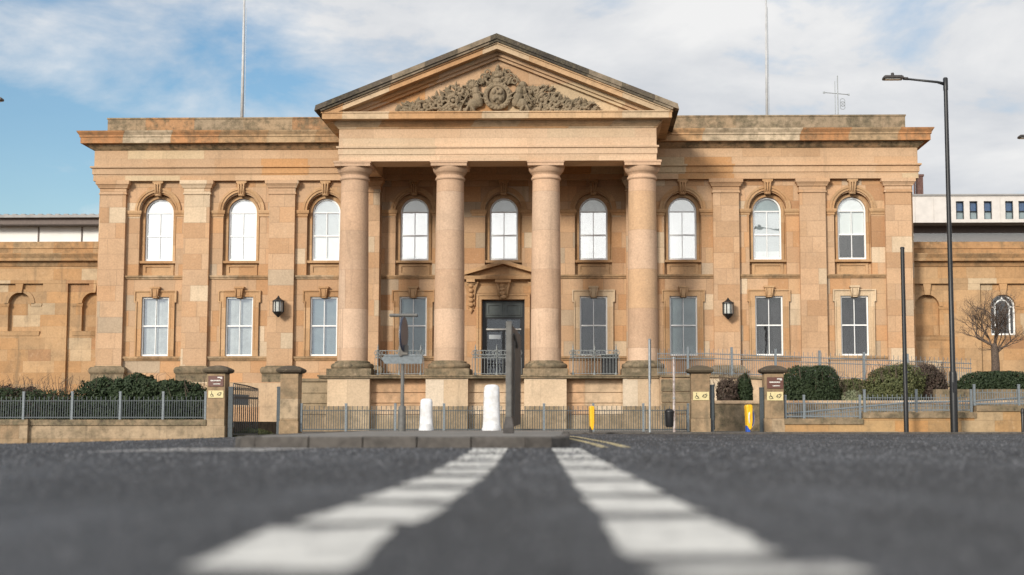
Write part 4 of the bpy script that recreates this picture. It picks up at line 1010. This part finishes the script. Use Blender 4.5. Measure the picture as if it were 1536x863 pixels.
zb_ = .06; zt = U(700, 609, YF)[1]
fence('grey railings along pavement in front of the porch', [fx(p) for p in (452, 519, 593, 666, 740, 816, 890, 965, 1032)], zb_, zt-zb_, M['iron'], M['pale_iron'], ph=.05)
zt = U(1240, 600, YF)[1]
fence('grey railings on lowest part of the wall right of the right gate', [fx(p) for p in (1178, 1206, 1290)], zr1, zt-zr1, M['pale_iron'], M['pale_iron'])
fence('grey railings on the middle step of the right wall behind black poles', [fx(p) for p in (1297, 1375, 1457)], zr1b, .55, M['pale_iron'], M['pale_iron'])
fence('grey railings on the highest step of the right wall by the frame edge', [fx(p) for p in (1462, 1529, 1600)], zr2, .5, M['pale_iron'], M['pale_iron'])

# gates
def gate(label, x, y, z, w_, h, rz, cat='gate'):
    t = thing('gate', label, cat, (x, y, z), rz, 'iron gates standing open')
    b = MB(); n = int(w_/.15)
    b.box(0, w_, -.02, .02, .06, .11); b.box(0, w_, -.02, .02, h*.72, h*.76)
    for k_ in range(n+1):
        x_ = k_*w_/n; top_ = h - .12*(x_/w_); b.box(x_-.012, x_+.012, -.012, .012, .05, top_)
    b.tube([(0, 0, h), (w_*.5, 0, h-.04), (w_, 0, h-.13)], .02, 6)
    for k_ in range(n): b.ring(((k_+.5)*w_/n, 0, h-.16), .04, .009, n=8, m=4)
    b.build('gate_leaf', M['iron'], t); 
    b = MB(); b.box(.02, w_*.62, -.006, .006, h*.60, h*.80); b.build('gate_plate', M['pale_iron'], t)
    return t
def gate_post(label, px0, px1, pyt, zb):
    (xa, _), (xb, _) = U(px0, 640, YF), U(px1, 640, YF); z = U(px0, pyt, YF)[1]
    b = MB(); w_ = (xb-xa)/2; b.box(-w_, w_, -w_, w_, 0, z-zb-.03); b.loft(-w_, w_, -w_, w_, [(z-zb-.03, .012), (z-zb, 0)])
    t = b.build('gate_post', M['iron'] if px0 > 400 else M['iron'], None, ((xa+xb)/2, YF+.2, zb)); tag(t, label, 'gate post', 'steel gate posts')
    b = MB(); b.box(w_, w_+.04, -.03, .03, .35, .5); b.box(w_, w_+.04, -.03, .03, z-zb-.4, z-zb-.25); b.build('hinge', M['black_iron'], t)
    return (xa+xb)/2
a = gate_post('steel gate post beside the furthest left pillar', 340, 346.5, 580, zg(343))
a2 = gate_post('steel gate post left of the pillar without signs', 413, 419.5, 580, zg(416))
b1 = gate_post('steel gate post at left of the right gateway', 1066.5, 1071.5, 577, zg(1069))
b2 = gate_post('steel gate post at right of the right gateway', 1141, 1147, 581, zg(1144))
gate('open iron gate swung inward beside the furthest left pillar', a+.05, YF+.28, zg(343)+.04, 1.9, 1.68, R(80))
gate('open iron gate seen nearly edge on at the right gateway', b1+.08, YF+.28, zg(1069)+.02, 1.5, 1.45, R(86))

# ramp at the right of the porch
RX0, RX1 = X0+6.31, 14.6
yR = 52.4
zp0, zp1 = 2.06, U(1297, 577, yR)[1]
slope = (zp1-zp0)/(U(1297, 577, yR)[0]-U(1010, 566, yR)[0])
zr = lambda x: zp0 + slope*max(0, x-U(1068, 566, yR)[0]*1.0)
xk = U(1068, 566, yR)[0]
t = thing('access_ramp', 'sloping stone ramp beside the porch with railing above', 'ramp', (RX0, yR, 0))
b = MB(); b.plate([(0, 0), (RX1-RX0, 0), (RX1-RX0, zr(RX1)), (xk-RX0, zp0), (0, zp0)], [], 0, 2.2)
b.build('ramp_wall', M['base_stone'], t)
b = MB()
for z0, z1 in ((0, .64), (.68, 1.08), (1.12, 1.49), (1.53, 1.98)): b.box(.02, xk-RX0-.1, -.07, .0, z0, z1)
b.build('rusticated_course', M['mossy'], t)
b = MB(); b.plate([(0, zp0), (xk-RX0, zp0), (RX1-RX0, zr(RX1)), (RX1-RX0, zr(RX1)+.09), (xk-RX0, zp0+.09), (0, zp0+.09)], [], -.1, 2.1); b.build('coping', M['mossy'], t)
t = thing('ramp_railing', 'pale iron railing sloping down the ramp right of the porch', 'railing', (RX0, yR+.1, 0))
b = MB(); x = RX0-.1; i = 0
while x < RX1:
    z = zr(x)+.09; b.box(x-RX0-.009, x-RX0+.009, -.008, .008, z, z+(1.0 if i % 2 else .86)); x += .085; i += 1
for hh in (.80, .62, .08):
    b.tube([(-.1, 0, zp0+.09+hh), (xk-RX0, 0, zp0+.09+hh), (RX1-RX0, 0, zr(RX1)+.09+hh)], .018, 6)
b.build('railings', M['pale_iron'], t)
for p in (975, 1032, 1098, 1164, 1230, 1297, 1362):
    x = U(p, 550, yR)[0]; q = MB(); q.box(-.045, .045, -.04, .04, 0, 1.08); q.build('post', M['pale_iron'], t, (x-RX0, -.02, zr(x)+.09))
# retaining wall behind the right fence
ya = 46.0
x0_ = U(1060, 600, ya)[0]; z_ = U(1150, 601, ya)[1]
t = thing('retaining_wall', 'mossy retaining wall holding the planted bed behind the right fence', 'wall', (x0_, ya, 0))
b = MB(); b.box(0, 26, 0, .5, -.2, z_-.1); b.build('wall_course', M['mossy'], t)
b = MB(); b.box(-.03, 26, -.05, .55, z_-.1, z_); b.build('coping', M['base_stone'], t)
z2 = U(1450, 584, ya+.2)[1]; xa = U(1404, 600, ya+.2)[0]
b = MB(); b.box(xa-x0_, 26, .2, .6, z_, z2); b.build('upper_course', M['mossy'], t)
# sloping handrail behind the right fence
yh = 44.6
pts = [(U(p, q, yh)[0], yh, U(p, q, yh)[1]) for p, q in ((1160, 622), (1177, 621), (1357, 604.5), (1460, 602), (1570, 594))]
t = thing('handrail', 'pale sloping handrail behind the right fence', 'handrail', (pts[0][0], yh, 0)); o = Vector((pts[0][0], yh, 0))
b = MB(); b.tube([Vector(p)-o for p in pts], .03, 8); b.tube([Vector(p)-o-Vector((0, 0, .12)) for p in pts], .015, 6)
b.build('rail', M['pale_iron'], t)
b = MB()
for i in range(len(pts)-1):
    A, B = Vector(pts[i])-o, Vector(pts[i+1])-o; n = max(1, int((B-A).length/.11))
    for k_ in range(n):
        p = A+(B-A)*k_/n; b.box(p.x-.008, p.x+.008, -.008, .008, p.z-.30, p.z)
    b.box(A.x-.02, A.x+.02, -.02, .02, -.1, A.z)
b.build('railings', M['pale_iron'], t)

# ------------------------------------------------------------------ planting
def leafcloud(fn, n, size, seed, up=.3):
    "n small leaf quads at points fn(rng) -> (p, normal)"
    r = np.random.default_rng(seed); m = MB()
    P, Nn = fn(r, n)
    d = r.normal(size=(n, 3)); Nn = Nn + d*.55; Nn /= np.linalg.norm(Nn, axis=1)[:, None]
    a = np.cross(Nn, r.normal(size=(n, 3))); a /= np.linalg.norm(a, axis=1)[:, None]; b = np.cross(Nn, a)
    sz = size*r.uniform(.6, 1.35, n)[:, None]
    v = np.stack([P-a*sz*.5, P+b*sz*.28+Nn*sz*.08, P+a*sz*.6, P-b*sz*.28+Nn*sz*.08], 1).reshape(-1, 3)
    m.v = [tuple(x) for x in v]; m.f = [(4*i, 4*i+1, 4*i+2, 4*i+3) for i in range(n)]; m.sm = [False]*n
    return m
def hedge(name, label, x0, x1, y0, y1, z0, z1, mat, n, size=.085, rough=.12, seed=1, cat='hedge', power=4., twigs=0, drop=0., dens_in=.4):
    cx_, cy_, cz = (x0+x1)/2, (y0+y1)/2, z0; rx, ry, rz = (x1-x0)/2, (y1-y0)/2, (z1-z0)
    t = thing(name, label, cat, (cx_, cy_, z0), 0)
    def shape(d):                                     # superellipsoid radius in direction d (upper half), lumpy
        q = (np.abs(d[:, 0]/rx)**power + np.abs(d[:, 1]/ry)**power + np.abs(d[:, 2]/rz)**power)**(-1/power)
        return q
    def fn(r, n):
        # sample on the faces of the box volume, then pull in with noise
        d = r.normal(size=(n, 3)); d[:, 2] = np.abs(d[:, 2]); d *= np.array([rx, ry, rz])
        q = shape(d); p = d*q[:, None]
        k = np.where(r.random(n) < dens_in, r.uniform(.55, .95, n), r.uniform(.93, 1.03, n))
        lump = np.array([mnoise.noise((pp[0]*1.6+seed*7, pp[1]*1.6, pp[2]*1.9)) for pp in p])
        fine = np.array([mnoise.noise((pp[0]*5+seed*3, pp[1]*5, pp[2]*5)) for pp in p])
        k = k*(1+rough*lump+rough*.5*fine)
        if drop: p[:, 2] *= 1 - drop*(p[:, 0]/rx*.5+.5)
        P = p*k[:, None]; P[:, 2] = np.maximum(P[:, 2], .02)
        nn = P/np.array([rx, ry, rz])**2; nn /= np.linalg.norm(nn, axis=1)[:, None]+1e-6
        return P, nn
    lc = leafcloud(fn, n, size, seed)
    def core(r, n):                                   # thicker leaves deep inside, so that little shows through
        P, nn = fn(r, n); return P*r.uniform(.55, .86, n)[:, None], nn
    lc2 = leafcloud(core, n//5, size*2.3, seed+77); lc._add(lc2.v, lc2.f); lc.build('foliage', mat, t)
    # branches inside
    b = MB(); r = random.Random(seed)
    for i in range(max(4, int(rx*5))):
        bx_ = r.uniform(-rx*.85, rx*.85)
        b.tube([(bx_*.9, r.uniform(-.1, .1), -.1), (bx_+r.uniform(-.1, .1), r.uniform(-ry*.3, ry*.3), rz*.5), (bx_+r.uniform(-.25, .25), r.uniform(-ry*.5, ry*.5), rz*.86)], [.03, .02, .008], 5)
    for i in range(twigs):
        bx_ = r.uniform(-rx, rx); by = r.uniform(-ry, ry); zz = rz*r.uniform(.4, .9)
        b.tube([(bx_, by, zz-.1), (bx_+r.uniform(-.15, .15), by+r.uniform(-.1, .1), zz+.25), (bx_+r.uniform(-.25, .25), by, zz+r.uniform(.3, .5))], [.008, .006, .003], 4)
    b.build('branches', M['bark'], t)
    return t
def hpx(p0, p1, q0, q1, Y): a, b = U(p0, q1, Y), U(p1, q0, Y); return a[0], b[0], a[1], b[1]
x0_, x1_, z0, z1 = hpx(116, 318, 566, 628, 44.4)
hedge('hedge', 'broad dark green hedge behind railings left of the left gate', x0_, x1_, 43.6, 45.4, .36, z1, M['leaf_dark'], 26000, .10, .22, 3, drop=.14, twigs=60)
x0_, x1_, z0, z1 = hpx(-120, 112, 575, 628, 44.6)
hedge('shrub', 'brown twiggy winter shrub behind railings at the left edge', x0_, x1_, 43.7, 45.6, .36, z1, M['leaf_brown'], 15000, .085, .26, 4, 'shrub', 3., twigs=260, drop=.2)
x0_, x1_, z0, z1 = hpx(-110, 122, 587, 628, 44.0)
hedge('shrub', 'low dark green shrub in front of the brown shrub at left edge', x0_, x1_, 43.5, 44.3, .36, z1, M['leaf_dark'], 6500, .08, .2, 14, 'shrub', 3., twigs=10)
YH = 47.6
for i, (p0, p1, q0, q1, mat, n, lab, nm, rg, pw, tw) in enumerate([
    (1176, 1256, 552, 602, 'leaf_dark', 9000, 'clipped dark green block hedge right of the right gate', 'hedge', .11, 5, 14),
    (1103, 1127, 562, 602, 'leaf_dark', 3500, 'dark green bush behind the right gateway', 'shrub', .16, 3, 4),
    (1076, 1106, 568, 602, 'leaf_brown', 2200, 'reddish brown bush behind the right gateway', 'shrub', .25, 2.5, 60),
    (1302, 1384, 552, 600, 'leaf_olive', 8500, 'loose olive green bush behind the slim black pole', 'shrub', .28, 3, 70),
    (1372, 1420, 551, 600, 'leaf_brown', 3800, 'brown twiggy bush between the black pole and the street lamp', 'shrub', .24, 2.6, 140),
    (1250, 1306, 572, 602, 'leaf_olive', 3200, 'low olive shrub between clipped hedge and loose olive bush', 'shrub', .25, 2.5, 40),
    (1262, 1300, 586, 603, 'leaf_pale', 1800, 'small pale variegated shrub on the right retaining wall', 'shrub', .3, 2.2, 10)]):
    yo = YH + (.0, .3, .1, .0, .15, .9, -.35)[i]
    x0_, x1_, z0, z1 = hpx(p0, p1, q0, q1, yo); dd = .9 if i in (0, 3) else .5
    hedge(nm, lab, x0_, x1_, yo-dd, yo+dd, z0, z1, M[mat], n, .085 if mat != 'leaf_dark' else .075, rg, 20+i, 'hedge' if nm == 'hedge' else 'shrub', pw, tw)
x0_, x1_, z0, z1 = hpx(1437, 1560, 558, 590, 47.8)
hedge('hedge', 'long rounded dark green hedge under the bare tree', x0_, x1_, 47.0, 48.6, z0, z1, M['leaf_dark'], 9000, .075, .06, 41, 'hedge', 3.2)
hedge('shrub', 'dark creeping plants on the ground inside the left gate', U(350, 640, 46)[0], U(412, 640, 46)[0], 45.6, 46.4, -.15, .16, M['leaf_olive'], 1500, .07, .3, 45, 'shrub', 2.5)

# bare tree
def bare_tree(label, x, y, z, h):
    t = thing('bare_tree', label, 'tree', (x, y, z)); r = random.Random(5)
    trunk = MB(); trunk.tube([(0, 0, -.4), (.02, 0, .5), (0, .02, 1.1), (-.03, 0, h*.40)], [.17, .145, .125, .10], 10); trunk.build('trunk', M['bark'], t)
    cr = MB()
    def grow(p, d, L, rad, depth):
        n = 3; pts = [p]; q = p; dd = d.copy()
        for i in range(n):
            dd = (dd + Vector((r.uniform(-.28, .28), r.uniform(-.28, .28), r.uniform(-.12, .26)))).normalized(); q = q+dd*L/n; pts.append(q)
        cr.tube(pts, [rad*(1-.45*i/n) for i in range(n+1)], 5 if depth < 3 else 4, cap=False)
        if depth >= 6: return
        for k_ in range(3 if depth < 5 else 2):
            a = pts[r.randint(1, n)] if k_ else pts[n]
            ax = Vector((r.uniform(-1, 1), r.uniform(-1, 1), r.uniform(-.45, .65)))
            grow(a, (dd*.75+ax*.85).normalized(), L*r.uniform(.60, .78), max(rad*.56, .003), depth+1)
    for k_ in range(9):
        a = 2*math.pi*k_/9 + r.uniform(-.3, .3); el = r.uniform(.1, 1.0) if k_ < 6 else 1.2
        grow(Vector((0, 0, h*(.26+.02*k_))), Vector((math.cos(a)*math.cos(el), math.sin(a)*math.cos(el)*.8, math.sin(el))), h*.265, .042, 1)
    cr.build('crown', M['bark'], t)
xt, zt_ = U(1493, 562, 50.5)
bare_tree('small leafless tree with spreading twigs above the rounded hedge', xt, 50.5, zt_-.1, U(1493, 436, 50.5)[1]-zt_)

# ------------------------------------------------------------------ street furniture
def street_lamp(label, x, y, z, rz, H_=10.95):
    t = thing('street_lamp', label, 'street lamp', (x, y, z), rz, 'tall black street lamps')
    b = MB(); b.lathe(0, 0, [(.115, -.1), (.115, 1.75), (.105, 1.82), (.082, 1.86), (.075, 5), (.062, H_-.05), (.06, H_)], 16)
    b.lathe(0, 0, [(.075, H_-.35), (.075, H_+.02), (.05, H_+.05)], 14)
    b.build('pole', M['black_iron'], t)
    b = MB(); b.tube([(0, 0, H_-.16), (-.25, 0, H_-.09), (-1.25, 0, H_+.02)], [.06, .04, .032], 8); b.build('arm', M['black_iron'], t)
    b = MB(); b.loft(-1.92, -1.3, -.14, .14, [(H_+.0, -.02), (H_+.03, 0), (H_+.08, -.01), (H_+.12, -.06)]); b.tube([(-1.3, 0, H_+.03), (-1.15, 0, H_+.02)], .05, 8); b.lathe(-1.62, 0, [(.05, H_+.1), (.05, H_+.19), (.03, H_+.21)], 10)
    hd = b.build('lamp_head', M['dark_sign'], t)
    b = MB(); b.box(-1.86, -1.4, -.11, .11, H_-.012, H_+.002); b.build('lamp_lens', M['lantern_glass'], hd)
    b = MB(); b.box(-.05, .05, -.14, -.10, 1.2, 1.5); b.build('door_plate', M['black_iron'], t)
    return t
xs_, _ = U(1431.5, 640, 42.0)
sl0 = street_lamp('tall black street lamp standing by the right wall', xs_, 42.0, .05, 0, U(1420, 119, 42)[1]-.05)
lt = U(1527, 203, 50)[0]
d = dup(sl0, None, (lt+1.93, 50, U(1527, 203, 50)[1]-sl0['H'] if 'H' in sl0.keys() else 0), 'street lamp at the right frame edge with only its head tip showing')
d.location.z = U(1527, 203, 50)[1]-10.95
d = dup(sl0, None, (U(4, 144, 44)[0]-1.92, 44, U(4, 144, 44)[1]-10.95-.05), 'street lamp at the left frame edge with only its head tip showing'); d.rotation_euler = (0, 0, math.pi)
x, _ = U(1359.5, 640, 42); zt_ = U(1354, 371, 42)[1]
t = thing('black_pole', 'slim plain black pole without lamp left of the street lamp', 'pole', (x, 42, .05))
b = MB(); b.lathe(0, 0, [(.075, -.1), (.075, .9), (.068, .95), (.062, zt_-.1)], 14); b.build('shaft', M['black_iron'], t)
b = MB(); b.lathe(0, 0, [(.07, zt_-.1), (.07, zt_-.06), (.03, zt_-.04)], 14); b.build('pole_cap', M['black_iron'], t)

# keep-left sign on the island, seen from its edge
YI = 23.7
xp, zb_ = U(763, 650, YI); zt_ = U(763, 482, YI)[1]
t = thing('island_sign', 'dark sign board on grey post seen edge on, on the traffic island', 'road sign', (xp, YI, .135))
b = MB(); b.box(-.052, .052, -.045, .045, 0, zt_-.135); b.build('post', M['post_grey'], t, bev=.015)
b = MB(); b.loft(-.09, .09, -.09, .09, [(0, .0), (.10, 0), (.28, -.03)]); b.build('post_base', M['dark_sign'], t, bev=.01)
b = MB(); b.plate([(.04, .10), (1.1, .16), (1.1, 1.74), (.04, 1.86)], [], -.02, .02); bd = b.build('sign_board', M['dark_sign'], t, (0.03, .02, 0), (0, 0, R(84.5)))
b = MB(); b.tube([(.2, -.03, 1.72), (.42, -.05, 1.55), (.5, -.04, 1.5)], .02, 6); b.tube([(.25, -.025, .3), (.25, -.025, 1.6)], .012, 5); b.build('fixing_bar', M['post_grey'], bd)
# post with disc, hood lamp and finger board
YS = 30.0; xp, zb_ = U(603, 648, YS); zz = lambda p: U(603, p, YS)[1]
t = thing('sign_post', 'grey sign post carrying a dark disc seen edge on and a flat board', 'road sign', (xp, YS, 0))
b = MB(); b.lathe(0, 0, [(.082, .13), (.082, zz(611)), (.04, zz(608)), (.036, zz(475))], 14); b.build('pole', M['post_grey'], t)
b = MB(); b.loft(-.30, .32, -.07, .07, [(zz(475.5), -.02), (zz(474), 0), (zz(471), -.01)]); b.build('lamp_hood', M['post_grey'], t, bev=.008)
b = MB(); R_ = (zz(477)-zz(528))/2; b.M = Matrix.Translation((.03, -.09, zz(502))) @ Matrix.Rotation(R(85), 4, 'Z') @ Matrix.Rotation(R(90), 4, 'X')
b.lathe(0, 0, [(R_, -.02), (R_+.012, -.01), (R_+.012, .01), (R_, .02)], 40); ds = b.build('disc', M['navy'], t)
b = MB(); b.M = Matrix.Translation((.03, -.09, zz(502))) @ Matrix.Rotation(R(85), 4, 'Z') @ Matrix.Rotation(R(90), 4, 'X')
b.ring((0, 0, -.024), R_*.78, .02, 'z', n=30, m=5); b.tube([(-.15, .1, -.022), (.15, -.1, -.022)], .03, 5); b.build('disc_border', M['sign_white'], ds)
b = MB(); b.box(-.02, .12, -.12, .04, zz(533), zz(518)); b.box(-.07, .0, -.1, .02, zz(535), zz(516)); b.build('light_box', M['paving'], t, bev=.01)
b = MB(); a0, a1 = U(573, 540, YS)[0]-xp, U(634, 540, YS)[0]-xp
b.plate([(a0, zz(539)), (a0+.07, zz(546)), (a1, zz(546)), (a1, zz(532.5)), (a0+.07, zz(532.5))], [], -.06, -.03); b.box(a0+.07, a1, -.075, -.055, zz(534.5), zz(532.3)); b.build('finger_board', M['pale_iron'], t)

# white bollards, yellow bollards
def white_bollard(label, px0, px1, pyt, pyb, Y):
    (xa, zb_), (xb, zt_) = U(px0, pyb, Y), U(px1, pyt, Y); w_ = (xb-xa)/2; h = zt_-.10
    t = thing('traffic_bollard', label, 'bollard', ((xa+xb)/2, Y, .10), 0, 'white plastic bollards in front of the porch fence')
    b = MB(); pr = [(0, 1.0), (.07, .97), (.2, .92), (.55, .87), (.86, .84), (.935, .80), (.98, .66), (1.0, .36)]
    vs_ = []; fs = []; n = 24
    for u_, f_ in pr:
        for k_ in range(n):
            a = 2*math.pi*k_/n; ca, sa = math.cos(a), math.sin(a)
            vs_.append((math.copysign(abs(ca)**.7, ca)*w_*f_*1.05, math.copysign(abs(sa)**.7, sa)*w_*.75*f_, h*u_+(.0)))
    for i in range(len(pr)-1):
        for k_ in range(n): a = i*n+k_; c_ = i*n+(k_+1) % n; fs.append((a, c_, c_+n, a+n))
    fs.append(tuple(range((len(pr)-1)*n, len(pr)*n))); b._add(vs_, fs, True); b.build('bollard_body', M['white_plastic'], t)
    b = MB(); b.lathe(0, 0, [(w_*1.08, 0), (w_*1.1, .05), (w_*1.0, .12), (w_*.9, .2)], 24); b.build('foot', M['white_plastic'], t)
white_bollard('smaller white rounded bollard beside the disc sign post', 629, 650, 598, 646, 39.4)
white_bollard('taller white rounded bollard left of the dark island sign', 724, 751, 577, 643.5, 41.2)
def yellow_bollard(label, px0, px1, pyt, pyb, Y, lower, disc):
    (xa, zb_), (xb, zt_) = U(px0, pyb, Y), U(px1, pyt, Y); w_ = (xb-xa)*.8; h = zt_-.06
    t = thing('traffic_bollard', label, 'bollard', ((xa+xb)/2, Y, .055), R(6), 'yellow backed bollards')
    b = MB(); b.plate([(-w_*.36, h*.22), (-w_*.05, h*.10), (w_*.20, h*.08), (w_*.45, h*.35), (w_*.46, h*.95), (w_*.3, h), (-w_*.4, h), (-w_*.5, h*.93)], [], -.16, .16)
    b.build('bollard_body', M['yellow'], t, bev=.03)
    b = MB(); b.box(-w_*.06, -w_*.01, -.168, -.155, h*.2, h*.96); b.box(w_*.26, w_*.31, -.168, -.155, h*.16, h*.96); b.build('edge_ridge', M['leaf_brown'] if False else M['yellow'], t)
    b = MB(); b.plate([(-w_*.40, .0), (w_*.12, .0), (w_*.05, h*.09), (-w_*.38, h*.24)], [], -.12, .12); b.build('foot', M[lower], t, bev=.01)
    b = MB()
    if disc: b.M = Matrix.Translation((.10, .05, h*.52)) @ Matrix.Rotation(R(62), 4, 'Z') @ Matrix.Rotation(R(90), 4, 'X'); b.lathe(0, 0, [(.27, -.01), (.28, 0), (.27, .01)], 28); b.build('blue_disc', M['blue'], t); b2 = MB(); b2.M = b.M; b2.ring((0, 0, 0), .28, .02, 'z', n=28, m=6); b2.build('disc_rim', M['sign_white'], t)
    return t
yellow_bollard('slim yellow bollard with dark foot beside the double yellow lines', 883, 892, 609, 647, 39.5, 'dark_sign', False)
yellow_bollard('yellow bollard with blue foot and disc inside the right gateway', 1117, 1129, 607, 648, 41.8, 'blue', True)

# thin poles and litter bin
x, zt_ = U(974, 508, 41.6); zm = U(974, 575, 41.6)[1]
t = thing('sign_post', 'thin grey post with narrow edge on sign near the right column', 'road sign', (x, 41.6, .05))
b = MB(); b.lathe(0, 0, [(.035, -.1), (.032, zt_-.1)], 12); b.build('pole', M['galv'], t)
b = MB(); b.box(-.03, .03, .04, .62, zm-.05, zt_-.05); b.box(-.042, .042, .3, .33, zm-.05, zt_-.05); b.build('sign_board', M['pale_iron'], t, (0, 0, 0), (0, 0, R(-4)))
x, zt_ = U(1010.5, 537, 42.2)
t = thing('white_pole', 'thin speckled white pole beside the black litter bin', 'pole', (x, 42.2, .05))
b = MB(); b.lathe(0, 0, [(.042, -.1), (.036, 1.2), (.034, zt_-.07)], 12); b.build('shaft', plain('flaking_white_paint', (.55, .48, .45), .7, var=.3, scale=9, c2=(.22, .17, .15)), t)
b = MB(); b.lathe(0, 0, [(.045, zt_-.3-1.0), (.045, zt_-.25-1.0)], 12); b.lathe(0, 0, [(.04, zt_-.08), (.045, zt_-.04), (.01, zt_-.02)], 12); b.build('pole_cap', M['galv'], t)
t = thing('litter_bin', 'black litter bin hung on the white pole behind the railings', 'litter bin', (x-.14, 42.2, .05))
b = MB(); b.lathe(0, 0, [(.10, .15), (.125, .2), (.135, .55), (.14, .60)], 18); b.build('bin_body', M['black_iron'], t)
b = MB(); b.lathe(0, 0, [(.145, .60), (.15, .63), (.1, .69), (.02, .71)], 18); b.box(.10, .15, -.03, .03, .3, .4); b.build('lid', M['black_iron'], t)
x, zt_ = U(1533.5, 612, 42.4)
t = MB(); t.lathe(0, 0, [(.05, -.1), (.05, zt_-.1), (.03, zt_-.06)], 12); t.lathe(0, 0, [(.062, zt_-.22), (.062, zt_-.18)], 12)
tag(t.build('bollard', M['black_iron'], None, (x, 42.4, .05)), 'short dark bollard at the right frame edge', 'bollard')
